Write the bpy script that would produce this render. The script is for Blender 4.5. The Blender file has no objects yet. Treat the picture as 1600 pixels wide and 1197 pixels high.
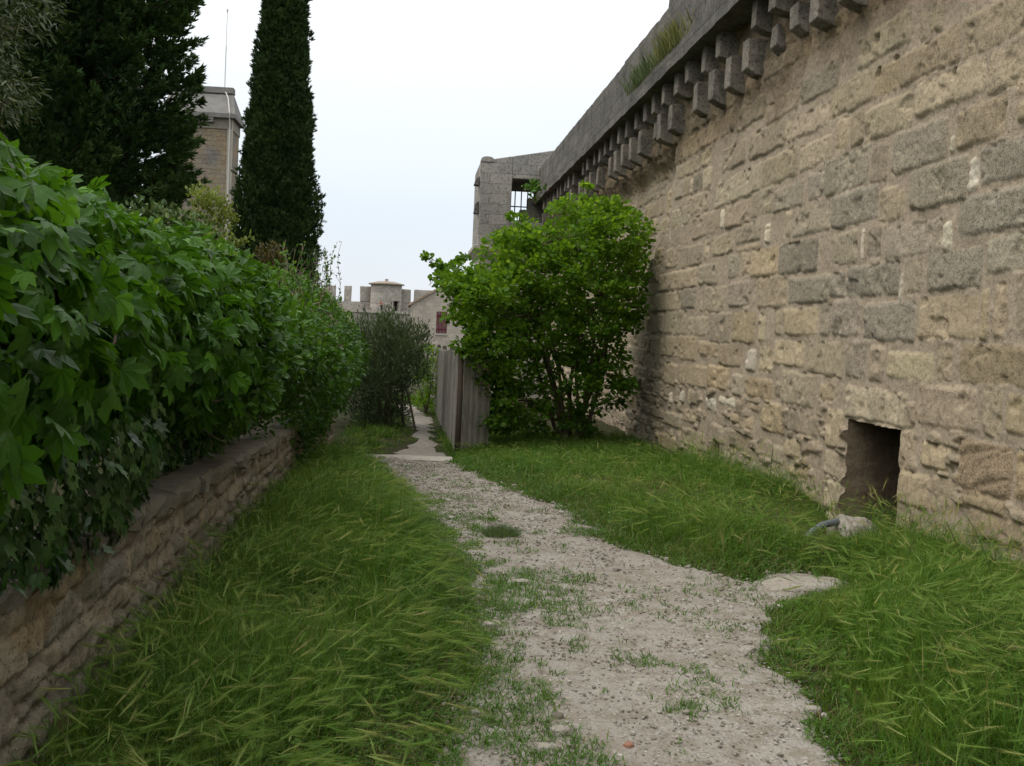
import bpy, math
import numpy as np
from mathutils import Vector, Matrix
rng = np.random.default_rng(7)
SC = bpy.context.scene
COL = SC.collection
R = math.radians

# ------------------------------------------------------------------ camera
EYE = 1.62
FPX = 1700.0
yaw, pitch, roll = R(5.36), R(2.83), R(2.5)
Fv = np.array([math.sin(yaw)*math.cos(pitch), math.cos(yaw)*math.cos(pitch), -math.sin(pitch)])
R0 = np.array([math.cos(yaw), -math.sin(yaw), 0.0])
U0 = np.cross(R0, Fv)
Rv = math.cos(roll)*R0 + math.sin(roll)*U0
Uv = np.cross(Rv, Fv)
CAM = np.array([0.0, 0.0, EYE])
cd = bpy.data.cameras.new('camera'); cam = bpy.data.objects.new('camera', cd); COL.objects.link(cam)
cd.sensor_width = 36; cd.lens = 36*FPX/1600; cd.clip_start = .05; cd.clip_end = 3000
cam.matrix_world = Matrix(((Rv[0], Uv[0], -Fv[0], 0), (Rv[1], Uv[1], -Fv[1], 0), (Rv[2], Uv[2], -Fv[2], EYE), (0, 0, 0, 1)))
SC.camera = cam

def ray(px, py):
    return Fv*FPX + Rv*(px-800) + Uv*(598.5-py)
def at_y(px, py, Y):
    d = ray(px, py); return CAM + d*(Y/d[1])
def at_x(px, py, X):
    d = ray(px, py); return CAM + d*(X/d[0])
def proj(P):
    q = P - CAM
    z = q @ Fv
    return 800 + FPX*(q @ Rv)/z, 598.5 - FPX*(q @ Uv)/z

# ------------------------------------------------------------------ noise
_T = np.random.default_rng(99).random(4096)
def _h(i, j, seed):
    k = (i*73856093) ^ (j*19349663) ^ (seed*83492791)
    k = (k ^ (k >> 13))*1274126177
    return _T[(k ^ (k >> 16)) & 4095]
def vnoise(x, y, seed=0):
    x = np.asarray(x, float); y = np.asarray(y, float)
    xi = np.floor(x).astype(np.int64); yi = np.floor(y).astype(np.int64)
    fx = x-xi; fy = y-yi
    fx = fx*fx*(3-2*fx); fy = fy*fy*(3-2*fy)
    return ((_h(xi, yi, seed)*(1-fx)+_h(xi+1, yi, seed)*fx)*(1-fy)
            + (_h(xi, yi+1, seed)*(1-fx)+_h(xi+1, yi+1, seed)*fx)*fy)
def fbm(x, y, o=4, seed=0):
    a, s, t = .5, 0, 0
    for k in range(o):
        s = s + a*vnoise(np.asarray(x)*2**k+17.3*k, np.asarray(y)*2**k-9.1*k, seed+k); t += a; a *= .5
    return s/t
def sst(a, b, x):
    t = np.clip((x-a)/(b-a), 0, 1); return t*t*(3-2*t)
def norm(v):
    return v/np.maximum(np.linalg.norm(v, axis=-1, keepdims=True), 1e-9)

# ------------------------------------------------------------------ mesh building
class MB:
    def __init__(s):
        s.v = []; s.i = []; s.z = []; s.r = []; s.t = []; s.n = 0
    def add(s, V, F, rnd=.5, tt=0.):
        V = np.asarray(V, float).reshape(-1, 3); n = len(V)
        if isinstance(F, np.ndarray):
            s.i.append((F+s.n).ravel()); s.z.append(np.full(len(F), F.shape[1]))
        else:
            for f in F:
                s.i.append(np.asarray(f)+s.n); s.z.append(np.array([len(f)]))
        s.v.append(V); s.n += n
        s.r.append(np.broadcast_to(np.asarray(rnd, float), (n,))); s.t.append(np.broadcast_to(np.asarray(tt, float), (n,)))
        return s
    def inst(s, T, M, P, rnd):
        TV, TF = T[0], T[1]
        N, k = len(P), len(TV)
        if N == 0: return s
        V = np.einsum('nij,kj->nki', M, TV)+P[:, None, :]
        tt = np.tile(T[2] if len(T) > 2 else np.zeros(k), N)
        V = V.reshape(-1, 3)
        off = (np.arange(N)*k)
        first = True
        for F in (TF if isinstance(TF, (list, tuple)) else [TF]):
            FF = (F[None]+off[:, None, None]).reshape(-1, F.shape[1])
            if first:
                s.add(V, FF, np.repeat(rnd, k), tt); base = s.n-len(V); first = False
            else:
                s.i.append((FF+base).ravel()); s.z.append(np.full(len(FF), F.shape[1]))
        return s
    def box(s, a, b, jit=0., rnd=.5):
        a = np.array(a, float); b = np.array(b, float)
        V = np.array([[x, y, z] for x in (a[0], b[0]) for y in (a[1], b[1]) for z in (a[2], b[2])])
        if jit: V = V+rng.uniform(-jit, jit, V.shape)
        return s.add(V, np.array([[0, 1, 3, 2], [4, 6, 7, 5], [0, 4, 5, 1], [2, 3, 7, 6], [0, 2, 6, 4], [1, 5, 7, 3]]), rnd)
    def tube(s, pts, rad, n=6, rnd=.5, cap=True):
        P = np.asarray(pts, float); rad = np.broadcast_to(np.asarray(rad, float), (len(P),))
        d = norm(np.gradient(P, axis=0))
        ref = np.array([.31, .17, .93]) if abs(d[0][2]) < .9 else np.array([1., .1, .05])
        u = norm(np.cross(d, ref)); w = np.cross(d, u)
        a = np.arange(n)/n*2*math.pi
        V = P[:, None]+rad[:, None, None]*(np.cos(a)[None, :, None]*u[:, None]+np.sin(a)[None, :, None]*w[:, None])
        m = len(P); F = []
        i = np.arange(m-1)[:, None]*n; j = np.arange(n)[None]
        F = np.stack([i+j, i+(j+1) % n, i+n+(j+1) % n, i+n+j], -1).reshape(-1, 4)
        s.add(V.reshape(-1, 3), F, rnd)
        if cap:
            b = s.n-m*n
            s.i.append(b+np.arange(n)[::-1]); s.z.append(np.array([n]))
            s.i.append(b+(m-1)*n+np.arange(n)); s.z.append(np.array([n]))
        return s
    def lathe(s, c, prof, n=28, rnd=.5):
        a = np.arange(n)/n*2*math.pi
        V = np.array([[c[0]+r*math.cos(t), c[1]+r*math.sin(t), z] for r, z in prof for t in a])
        m = len(prof); i = np.arange(m-1)[:, None]*n; j = np.arange(n)[None]
        s.add(V, np.stack([i+j, i+(j+1) % n, i+n+(j+1) % n, i+n+j], -1).reshape(-1, 4), rnd)
        b = s.n-m*n
        s.i.append(b+(m-1)*n+np.arange(n)); s.z.append(np.array([n]))
        return s
    def build(s, name, mat, parent=None, smooth=False, col=None, bevel=0):
        V = np.concatenate(s.v); I = np.concatenate(s.i).astype(np.int32); Z = np.concatenate(s.z).astype(np.int32)
        me = bpy.data.meshes.new(name)
        me.vertices.add(len(V)); me.vertices.foreach_set('co', V.astype(np.float32).ravel())
        me.loops.add(len(I)); me.loops.foreach_set('vertex_index', I)
        me.polygons.add(len(Z)); me.polygons.foreach_set('loop_start', (np.cumsum(Z)-Z).astype(np.int32))
        me.polygons.foreach_set('use_smooth', np.full(len(Z), smooth))
        me.attributes.new('rnd', 'FLOAT', 'POINT').data.foreach_set('value', np.concatenate(s.r).astype(np.float32))
        me.attributes.new('tt', 'FLOAT', 'POINT').data.foreach_set('value', np.concatenate(s.t).astype(np.float32))
        if col is not None:
            me.attributes.new('col', 'FLOAT_COLOR', 'POINT').data.foreach_set('color', col.astype(np.float32).ravel())
        me.update(calc_edges=True)
        if mat: me.materials.append(mat)
        o = bpy.data.objects.new(name, me); COL.objects.link(o)
        if parent: o.parent = parent; o.matrix_parent_inverse = parent.matrix_world.inverted()
        if bevel:
            b = o.modifiers.new('bevel', 'BEVEL'); b.width = bevel; b.segments = 2; b.limit_method = 'ANGLE'
        return o

def tag(o, label=None, cat=None, group=None, kind=None):
    if label: o['label'] = label
    if cat: o['category'] = cat
    if group: o['group'] = group
    if kind: o['kind'] = kind
    return o
def thing(name, label, cat, loc=(0, 0, 0), group=None):
    o = bpy.data.objects.new(name, None); COL.objects.link(o); o.location = loc; o.empty_display_size = .2
    o.matrix_world = Matrix.Translation(loc)
    return tag(o, label, cat, group)

# ------------------------------------------------------------------ materials
class NT:
    def __init__(s, m):
        m.use_nodes = True; s.t = m.node_tree; s.n = s.t.nodes; s.l = s.t.links; s.n.clear()
    def node(s, typ, **kw):
        n = s.n.new(typ); ins = kw.pop('ins', {})
        for k, v in kw.items(): setattr(n, k, v)
        for k, v in ins.items():
            if hasattr(v, 'is_linked') or hasattr(v, 'links'): s.l.new(v, n.inputs[k])
            else: n.inputs[k].default_value = v
        return n
    def math(s, op, a, b=0., c=None):
        n = s.node('ShaderNodeMath', operation=op)
        for k, v in enumerate((a, b) if c is None else (a, b, c)):
            if hasattr(v, 'links'): s.l.new(v, n.inputs[k])
            else: n.inputs[k].default_value = v
        return n.outputs[0]
    def mix(s, f, a, b, blend='MIX'):
        n = s.node('ShaderNodeMix', data_type='RGBA', blend_type=blend)
        for k, v in ((0, f), (6, a), (7, b)):
            if hasattr(v, 'links'): s.l.new(v, n.inputs[k])
            else: n.inputs[k].default_value = v if k == 0 else (*v, 1) if len(v) == 3 else v
        return n.outputs[2]
    def noise(s, co, scale, detail=4, rough=.55):
        n = s.node('ShaderNodeTexNoise', ins={'Scale': scale, 'Detail': detail, 'Roughness': rough})
        s.l.new(co, n.inputs['Vector']); return n.outputs['Fac']
    def vor(s, co, scale, out='Distance', feature='F1'):
        n = s.node('ShaderNodeTexVoronoi', feature=feature, ins={'Scale': scale}); s.l.new(co, n.inputs['Vector']); return n.outputs[out]
    def ramp(s, f, stops):
        n = s.node('ShaderNodeValToRGB'); e = n.color_ramp.elements
        while len(e) < len(stops): e.new(.5)
        for k, (p, c) in enumerate(stops):
            e[k].position = p; e[k].color = (*c, 1) if hasattr(c, '__len__') else (c, c, c, 1)
        s.l.new(f, n.inputs[0]); return n.outputs[0]
    def attr(s, name, out='Fac'):
        return s.node('ShaderNodeAttribute', attribute_name=name).outputs[out]
    def co(s): return s.node('ShaderNodeTexCoord').outputs['Object']
    def bump(s, h, strength, dist):
        n = s.node('ShaderNodeBump', ins={'Strength': strength, 'Distance': dist}); s.l.new(h, n.inputs['Height']); return n.outputs['Normal']
    def out(s, sh): 
        o = s.node('ShaderNodeOutputMaterial'); s.l.new(sh, o.inputs['Surface'])
    def pbr(s, col, rough=.9, normal=None, spec=.2):
        p = s.node('ShaderNodeBsdfPrincipled'); p.inputs['Specular IOR Level'].default_value = spec
        for k, v in (('Base Color', col), ('Roughness', rough), ('Normal', normal)):
            if v is None: continue
            if hasattr(v, 'links'): s.l.new(v, p.inputs[k])
            else: p.inputs[k].default_value = (*v, 1) if hasattr(v, '__len__') else v
        return p.outputs[0]

def mat(name): 
    m = bpy.data.materials.new(name); return m, NT(m)

def leaf_mat(name, stops, trans=.35, rough=.5, spec=.2, tcol=1.25, tips=None):
    m, t = mat(name)
    c = t.ramp(t.attr('rnd'), stops)
    n = t.noise(t.co(), 2.2, 3)
    c = t.mix(t.math('MULTIPLY_ADD', n, 1.2, -.3), c, t.mix(.5, c, (.03, .055, .008)), 'MIX')
    if tips:
        c = t.mix(t.math('MULTIPLY', t.attr('tt'), tips[1]), c, tips[0])
    p = t.pbr(c, rough, None, spec)
    tr = t.node('ShaderNodeBsdfTranslucent'); t.l.new(t.mix(1., c, (tcol*1.1, tcol, tcol*.45), 'MULTIPLY'), tr.inputs[0])
    mx = t.node('ShaderNodeMixShader', ins={0: trans}); t.l.new(p, mx.inputs[1]); t.l.new(tr.outputs[0], mx.inputs[2])
    t.out(mx.outputs[0]); return m

def stone_attr_mat(name, fine=1., lich=True):
    m, t = mat(name); co = t.co(); c = t.attr('col', 'Color'); lic = t.attr('tt')
    n1 = t.noise(co, 2.3, 4); n2 = t.noise(co, 20, 6, .72); n3 = t.noise(co, 62, 4, .75)
    c = t.mix(t.math('MULTIPLY_ADD', n1, 1.1, -.2), t.mix(1., c, (.82, .81, .80), 'MULTIPLY'), t.mix(1., c, (1.12, 1.11, 1.08), 'MULTIPLY'))
    c = t.mix(1., c, t.ramp(n2, [(.25, .55), (.5, 1.0), (.75, 1.25)]), 'MULTIPLY')
    pit = t.ramp(t.vor(co, 38), [(0., 1.), (.16, 1.), (.26, 0.)])
    pit = t.math('MULTIPLY', pit, t.ramp(t.noise(co, 9, 3), [(.47, 0.), (.6, 1.)]))
    spk = t.ramp(n3, [(.38, 1.), (.5, 0.)])
    dark = t.math('MAXIMUM', t.math('MULTIPLY', spk, t.math('MULTIPLY_ADD', lic, .70, .22)), t.math('MULTIPLY', pit, .45))
    c = t.mix(dark, c, t.mix(1., c, (.36, .35, .35), 'MULTIPLY'))
    h = t.math('ADD', t.math('MULTIPLY', n2, .6), t.math('MULTIPLY', n3, .4)); h = t.math('SUBTRACT', h, t.math('MULTIPLY', pit, .6))
    t.out(t.pbr(c, .93, t.bump(h, 1.0*fine, .022), .12)); return m

def stone_mat(name, c1, c2, c3, bs=None, bump=.5, sc=1., dirs='XZ'):
    """weathered stone; bs=(brick width, row height) draws block joints"""
    m, t = mat(name); co = t.co()
    n1 = t.noise(co, .9*sc, 5, .6); n2 = t.noise(co, 9*sc, 5, .7); n3 = t.noise(co, 45*sc, 3, .7)
    c = t.mix(t.ramp(n1, [(.35, 0.), (.65, 1.)]), c1, c2)
    c = t.mix(t.ramp(n2, [(.48, 0.), (.66, .85)]), c, c3)
    c = t.mix(1., c, t.ramp(n3, [(.25, .7), (.55, 1.05), (.8, 1.2)]), 'MULTIPLY')
    h = t.math('ADD', t.math('MULTIPLY', n2, .6), t.math('MULTIPLY', n3, .35))
    if bs:
        mp = t.node('ShaderNodeMapping', ins={'Rotation': (R(90), 0, 0) if dirs == 'XZ' else (R(90), 0, R(90)) if False else (R(90), 0, 0)})
        if dirs == 'YZ':
            sp = t.node('ShaderNodeSeparateXYZ'); t.l.new(co, sp.inputs[0]); cb = t.node('ShaderNodeCombineXYZ')
            t.l.new(sp.outputs[1], cb.inputs[0]); t.l.new(sp.outputs[2], cb.inputs[1]); v = cb.outputs[0]
        else:
            sp = t.node('ShaderNodeSeparateXYZ'); t.l.new(co, sp.inputs[0]); cb = t.node('ShaderNodeCombineXYZ')
            t.l.new(t.math('ADD', sp.outputs[0], t.math('MULTIPLY', sp.outputs[1], .7)), cb.inputs[0]); t.l.new(sp.outputs[2], cb.inputs[1]); v = cb.outputs[0]
        b = t.node('ShaderNodeTexBrick', ins={'Scale': 1., 'Mortar Size': .012, 'Mortar Smooth': .4, 'Brick Width': bs[0], 'Row Height': bs[1],
                   'Color1': (.85, .85, .85, 1), 'Color2': (1.15, 1.13, 1.1, 1), 'Mortar': (.8, .78, .75, 1)})
        wv = t.node('ShaderNodeVectorMath', operation='ADD'); t.l.new(v, wv.inputs[0])
        nz = t.node('ShaderNodeTexNoise', ins={'Scale': 1.7, 'Detail': 2}); t.l.new(co, nz.inputs['Vector'])
        sb = t.node('ShaderNodeVectorMath', operation='SCALE', ins={'Scale': .06}); t.l.new(nz.outputs['Color'], sb.inputs[0]); t.l.new(sb.outputs[0], wv.inputs[1])
        t.l.new(wv.outputs[0], b.inputs['Vector'])
        c = t.mix(1., c, b.outputs['Color'], 'MULTIPLY')
        h = t.math('SUBTRACT', h, t.math('MULTIPLY', b.outputs['Fac'], .8))
    t.out(t.pbr(c, .92, t.bump(h, bump, .03), .12)); return m

def plain_mat(name, c, rough=.8, var=.25, sc=12, spec=.25, bump=.2):
    m, t = mat(name); co = t.co(); n = t.noise(co, sc, 5, .65)
    cc = t.mix(n, tuple(x*(1-var) for x in c), tuple(x*(1+var) for x in c))
    t.out(t.pbr(cc, rough, t.bump(n, bump, .01), spec)); return m

# ------------------------------------------------------------------ world, light
w = bpy.data.worlds.new('World'); SC.world = w; w.use_nodes = True
t = NT(w)
sky = t.node('ShaderNodeTexSky', sky_type='NISHITA', sun_disc=False, sun_elevation=R(54), sun_rotation=R(254), dust_density=3., ozone_density=1.)
tc = t.node('ShaderNodeTexCoord').outputs['Generated']
sp = t.node('ShaderNodeSeparateXYZ'); t.l.new(tc, sp.inputs[0])
mp = t.node('ShaderNodeMapping', ins={'Scale': (1., 1., 3.)}); t.l.new(tc, mp.inputs[0])
cl = t.noise(mp.outputs[0], 1.6, 5, .5)
hz = t.ramp(sp.outputs[2], [(.0, (5.8, 6.05, 6.4)), (.1, (5.6, 6.15, 6.7)), (.2, (6.4, 6.75, 7.0)), (.33, (8.2, 8.4, 8.6)), (.5, (12.4, 12.5, 12.6))])
c = t.mix(t.ramp(cl, [(.3, .80), (.65, .97)]), sky.outputs[0], hz)
bg = t.node('ShaderNodeBackground', ins={'Strength': .1}); t.l.new(c, bg.inputs[0])
o = t.node('ShaderNodeOutputWorld'); t.l.new(bg.outputs[0], o.inputs[0])
sd = bpy.data.lights.new('sun', 'SUN'); sd.energy = 1.0; sd.angle = R(38); sd.color = (1., .96, .9)
so = bpy.data.objects.new('sun', sd); COL.objects.link(so)
saz, sel = R(254), R(54)     # sun_rotation: clockwise from +Y (seen from above)
sdir = Vector((math.sin(saz)*math.cos(sel), math.cos(saz)*math.cos(sel), math.sin(sel)))
so.rotation_euler = sdir.to_track_quat('Z', 'Y').to_euler()
SC.view_settings.view_transform = 'Standard'; SC.view_settings.look = 'None'
SC.view_settings.exposure = .62; SC.view_settings.gamma = 1.
SC.cycles.max_bounces = 6; SC.cycles.diffuse_bounces = 4; SC.cycles.transmission_bounces = 4; SC.cycles.use_denoising = True
# ------------------------------------------------------------------ ground
PY = [-400, -20, 0, 8, 12, 15.02, 15.16, 17.5, 25, 33, 45, 600]
PZ = [.0, .0, .0, -.02, -.11, -.235, -.36, -.43, -.54, -.66, -.72, -.8]
def seg_sd(x, y, poly):
    """signed distance (positive inside) to polygon"""
    x = np.asarray(x, float); y = np.asarray(y, float)
    d = np.full(x.shape, 1e9); ins = np.zeros(x.shape, bool); n = len(poly)
    for k in range(n):
        ax, ay = poly[k]; bx, by = poly[(k+1) % n]
        ex, ey = bx-ax, by-ay
        tt = np.clip(((x-ax)*ex+(y-ay)*ey)/(ex*ex+ey*ey+1e-12), 0, 1)
        d = np.minimum(d, (x-ax-tt*ex)**2+(y-ay-tt*ey)**2)
        c = ((ay > y) != (by > y)) & (x < (bx-ax)*(y-ay)/(by-ay+1e-12)+ax)
        ins ^= c
    return np.where(ins, 1, -1)*np.sqrt(d)
def on_ground(px, py):
    z = 0.
    d = ray(px, py)
    for _ in range(25):
        k = (z-EYE)/d[2]; Y = d[1]*k; z = np.interp(Y, PY, PZ)
    return (d[0]*k, d[1]*k)
L1 = [(705, 1197), (728, 1080), (745, 980), (738, 900), (712, 860), (688, 830), (652, 780), (608, 740), (580, 721)]
R1 = [(706, 721), (740, 745), (800, 768), (870, 790), (950, 845), (1020, 872), (1110, 898), (1180, 912), (1265, 893), (1308, 905), (1290, 930), (1215, 945), (1192, 985), (1212, 1040), (1270, 1090), (1310, 1197)]
PATH1 = [(-.05, .6)] + [on_ground(*p) for p in L1] + [on_ground(*p) for p in R1] + [(1.5, .6)]
PATH2 = [(-.5, 15.12), (-.35, 15.9)] + [on_ground(*p) for p in [(632, 702), (650, 690), (650, 672), (643, 652)]] + [(-.4, 31), (.05, 31)] + [on_ground(*p) for p in [(672, 652), (672, 680), (680, 700), (690, 713)]] + [(.5, 15.12)]
def path_sd(x, y):
    n = (fbm(np.asarray(x)*2.3, np.asarray(y)*2.3, 4, 5)-.5)*.42
    st = np.minimum(.62-np.abs(np.asarray(x)+.04), .5-np.abs(np.asarray(y)-14.62))
    return np.maximum(np.maximum(seg_sd(x, y, PATH1), seg_sd(x, y, PATH2))+n*np.clip(.35+np.asarray(y)*.05, .4, 1), st)
def G0(x, y):
    z = np.interp(y, PY, PZ)
    return z+(fbm(np.asarray(x)*.8, np.asarray(y)*.8, 3, 3)-.5)*.05
def G(x, y):
    x = np.asarray(x, float); y = np.asarray(y, float)
    sd = np.maximum(seg_sd(x, y, PATH1), seg_sd(x, y, PATH2))
    pit = .20*np.exp(-(np.maximum(np.abs(x-4.25)-.15, 0)/.38)**2-(np.maximum(np.abs(y-10.35)-.3, 0)/.5)**2)
    return G0(x, y)-pit+.06*sst(.0, .7, -sd)*(np.abs(x) < 6)*(y < 35)
def grid_mesh(xs, ys, Z, keep=None):
    X, Y = np.meshgrid(xs, ys)
    V = np.stack([X, Y, Z], -1).reshape(-1, 3); nx = len(xs)
    i = (np.arange(len(ys)-1)[:, None]*nx+np.arange(nx-1)[None])
    F = np.stack([i, i+1, i+nx+1, i+nx], -1).reshape(-1, 4)
    if keep is not None:
        F = F[keep.ravel()]; u, inv = np.unique(F, return_inverse=True); V = V[u]; F = inv.reshape(-1, 4)
        return V, F, u
    return V, F

m, t = mat('soil'); co = t.co()
n1 = t.noise(co, 1.6, 5); n2 = t.noise(co, 14, 5, .7)
c = t.mix(t.ramp(n1, [(.35, 0.), (.65, 1.)]), (.028, .036, .010), (.052, .044, .022))
c = t.mix(1., c, t.ramp(n2, [(.2, .5), (.7, 1.3)]), 'MULTIPLY')
t.out(t.pbr(c, .95, t.bump(n2, .8, .03), .1)); SOIL = m

xs = np.concatenate([-np.geomspace(900, 4.4, 26), np.arange(-4, 6.01, .1), np.geomspace(6.4, 900, 26)])
ys = np.concatenate([-np.geomspace(400, 1.2, 18), np.arange(-1, 40.01, .125), np.geomspace(40.6, 1500, 34)])
X, Y = np.meshgrid(xs, ys)
Z = G(X, Y)-.05*sst(-.02, .12, path_sd(X, Y))
V, F = grid_mesh(xs, ys, Z)
tag(MB().add(V, F).build('ground', SOIL, smooth=True), kind='structure')

m, t = mat('gravel_path'); co = t.co()
n1 = t.noise(co, .9, 4); n2 = t.noise(co, 7, 5, .65); n3 = t.noise(co, 60, 4, .7)
c = t.mix(t.ramp(n1, [(.3, 0.), (.7, 1.)]), (.255, .230, .190), (.320, .295, .255))
c = t.mix(t.ramp(n2, [(.42, 0.), (.62, .8)]), c, (.195, .165, .125))
vn = t.node('ShaderNodeTexVoronoi', ins={'Scale': 55.}); t.l.new(co, vn.inputs['Vector'])
bw = t.node('ShaderNodeSeparateColor'); t.l.new(vn.outputs['Color'], bw.inputs[0])
c = t.mix(t.math('MULTIPLY', t.ramp(bw.outputs[0], [(.62, 0.), (.7, 1.)]), t.ramp(vn.outputs['Distance'], [(.35, .8), (.5, 0.)])), c, t.mix(bw.outputs[1], (.19, .175, .155), (.41, .38, .34)))
c = t.mix(1., c, t.ramp(n3, [(.25, .62), (.5, 1.), (.8, 1.25)]), 'MULTIPLY')
h = t.math('ADD', t.math('MULTIPLY', n3, .5), t.math('MULTIPLY', t.ramp(vn.outputs['Distance'], [(0., 1.), (.5, 0.)]), .5))
t.out(t.pbr(c, .95, t.bump(h, .8, .012), .1)); PATHM = m

mb = MB()
for (x0, x1, y0, y1, st) in ((-1.5, 3.8, .7, 6.5, .03), (-1.5, 3.8, 6.5, 15.06, .045), (-1.4, 1.4, 15.14, 31, .08)):
    xs = np.arange(x0, x1+st, st); ys = np.arange(y0, y1+st*.5, (y1-y0)/round((y1-y0)/st)); ys[-1] = y1
    X, Y = np.meshgrid(xs, ys)
    Z = G(X, Y)+.006-.06*sst(.03, -.10, path_sd(X, Y))+(fbm(X*6, Y*6, 3, 21)-.5)*.022+(fbm(X*24, Y*24, 2, 22)-.5)*.012
    cx, cy = (xs[1:]+xs[:-1])/2, (ys[1:]+ys[:-1])/2
    CX, CY = np.meshgrid(cx, cy)
    V, F, u = grid_mesh(xs, ys, Z, path_sd(CX, CY) > -.12)
    mb.add(V, F)
tag(mb.build('path', PATHM, smooth=True), kind='structure')

# ------------------------------------------------------------------ pebbles
def ico(seed, flat=.65, sub=1):
    import bmesh
    bm = bmesh.new(); bmesh.ops.create_icosphere(bm, subdivisions=sub, radius=1)
    V = np.array([v.co for v in bm.verts]); F = np.array([[v.index for v in f.verts] for f in bm.faces]); bm.free()
    r = np.random.default_rng(seed)
    V = V*(1+.0*V)+r.normal(0, .14, V.shape)
    V = V*np.array([1, r.uniform(.6, .95), flat]); return V, F
PEB = [ico(k, f) for k, f in enumerate((.5, .65, .8, .4))]
def rotz(a):
    c, s_ = np.cos(a), np.sin(a); z = np.zeros_like(a); o = np.ones_like(a)
    return np.stack([np.stack([c, -s_, z], -1), np.stack([s_, c, z], -1), np.stack([z, z, o], -1)], 1)
m, t = mat('pebble'); c = t.ramp(t.attr('rnd'), [(0., (.18, .158, .128)), (.35, (.225, .197, .155)), (.75, (.29, .26, .22)), (1., (.42, .39, .35))])
c = t.mix(1., c, t.ramp(t.noise(t.co(), 70, 4), [(.25, .75), (.75, 1.2)]), 'MULTIPLY'); t.out(t.pbr(c, .9, t.bump(t.noise(t.co(), 90, 3), .4, .006), .15)); PEBM = m
N = 110000
px = rng.uniform(-1.2, 3.6, N); py = .8+15*rng.random(N)**1.35
sd = path_sd(px, py); dens = .35+.9*fbm(px*1.3, py*1.3, 3, 41)-.12*(px > (.75+.0*py))
ok = (sd > -.05) & (rng.random(N) < dens*.55) & (py < 15)
px, py = px[ok], py[ok]
size = .0022+.0085*rng.random(len(px))**3.2+.0006*py
big = rng.random(len(px)) < .012; size[big] *= 2.2
mb = MB(); k = rng.integers(0, 4, len(px))
for q in range(4):
    s = k == q
    M = rotz(rng.uniform(0, 6.28, s.sum()))*size[s][:, None, None]
    P = np.stack([px[s], py[s], G(px[s], py[s])+.008+size[s]*.15], -1)
    mb.inst(PEB[q], M, P, rng.random(s.sum()))
tag(mb.build('gravel', PEBM), 'loose pale gravel and stone chips scattered over the footpath', 'gravel', kind='stuff')

def rock(name, label, cat, P, size, seed, mt, sub=3, rz=0., rough=.16, tilt=(0, 0), group=None):
    import bmesh
    bm = bmesh.new(); bmesh.ops.create_icosphere(bm, subdivisions=sub, radius=1)
    V = np.array([v.co for v in bm.verts]); F = np.array([[v.index for v in f.verts] for f in bm.faces]); bm.free()
    V = np.sign(V)*np.abs(V)**.62
    n = (fbm(V[:, 0]*1.6+seed*3.1+V[:, 2], V[:, 1]*1.6-V[:, 2]*1.3, 4, seed)-.5)*2
    V = V*(1+rough*2.2*n[:, None])*np.array(size)
    V[:, 2] += V[:, 0]*tilt[0]+V[:, 1]*tilt[1]
    c, s_ = math.cos(rz), math.sin(rz)
    V = V @ np.array([[c, s_, 0], [-s_, c, 0], [0, 0, 1]])
    o = MB().add(V, F).build(name, mt, smooth=False); o.location = P
    return tag(o, label, cat, group)
ROCK = stone_mat('pale_rock', (.33, .29, .235), (.40, .37, .32), (.22, .19, .15), sc=3., bump=.8)
def gp(px_, py_, dz=0.):
    x, y = on_ground(px_, py_); return (x, y, float(G(x, y))+dz)
for (lab, q, sz, rz) in (
    ('flat grey stone in the gravel left of centre, beyond the thin grass patches', (812, 911), (.075, .045, .022), .2),
    ('small dark angular stone standing out on the far gravel near the stone step', (685, 752), (.05, .04, .035), .5),
    ('pale chunky stone on the left edge of the path, half set in grass', (768, 984), (.055, .035, .03), .1),
    ('pale rounded stone between the grass patches at the bottom of the path', (876, 1147), (.045, .03, .026), .3),
    ('long flat stone lying at the lower left of the gravel', (855, 1172), (.05, .028, .02), -.2),
    ('small reddish brown stone at the bottom middle of the gravel', (982, 1168), (.022, .018, .016), .7),
    ('grey stone half buried beside the right grass edge of the path', (1270, 1115), (.04, .03, .022), .2),
    ('pale flat stone by the right grass edge, level with the spur to the wall opening', (1168, 1020), (.05, .035, .02), .9)):
    mt = ROCK if 'reddish' not in lab else plain_mat('red_stone', (.27, .14, .09), .9)
    rock('path_stone', lab, 'stone', gp(*q, sz[2]*.4), sz, len(lab), mt, 2, rz)
p = on_ground(1258, 918)
rock('stone_slab', 'flat pale slab set in the ground at the end of the gravel spur, before the wall opening', 'stone', gp(1262, 916, .0), (.30, .17, .05), 5, ROCK, 4, .25, .10)
# kerb-like step across the path
mb = MB()
xe = np.linspace(-.72, .62, 28); ye = np.array([14.86, 14.9, 15.05, 15.09, 15.1])
zt = np.interp(14.9, PY, PZ)
Vs = []
for k, (yy, dz) in enumerate(((14.84, -.01), (14.88, .022), (15.06, .026), (15.10, .008), (15.105, -.16))):
    Vs.append(np.stack([xe, yy+(fbm(xe*5, xe*0+k, 3, 61)-.5)*.05, zt+.015+dz+(fbm(xe*4, xe*0+3, 3, 60)-.5)*.025], -1))
V = np.concatenate(Vs); n = len(xe); i = np.arange(4)[:, None]*n+np.arange(n-1)[None]
mb.add(V, np.stack([i, i+1, i+n+1, i+n], -1).reshape(-1, 4))
tag(mb.build('stone_step', stone_mat('step_stone', (.36, .325, .27), (.42, .385, .33), (.28, .24, .19), sc=3.), smooth=True), 'low worn stone step edge crossing the gravel path beside the fence', 'step')
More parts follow.
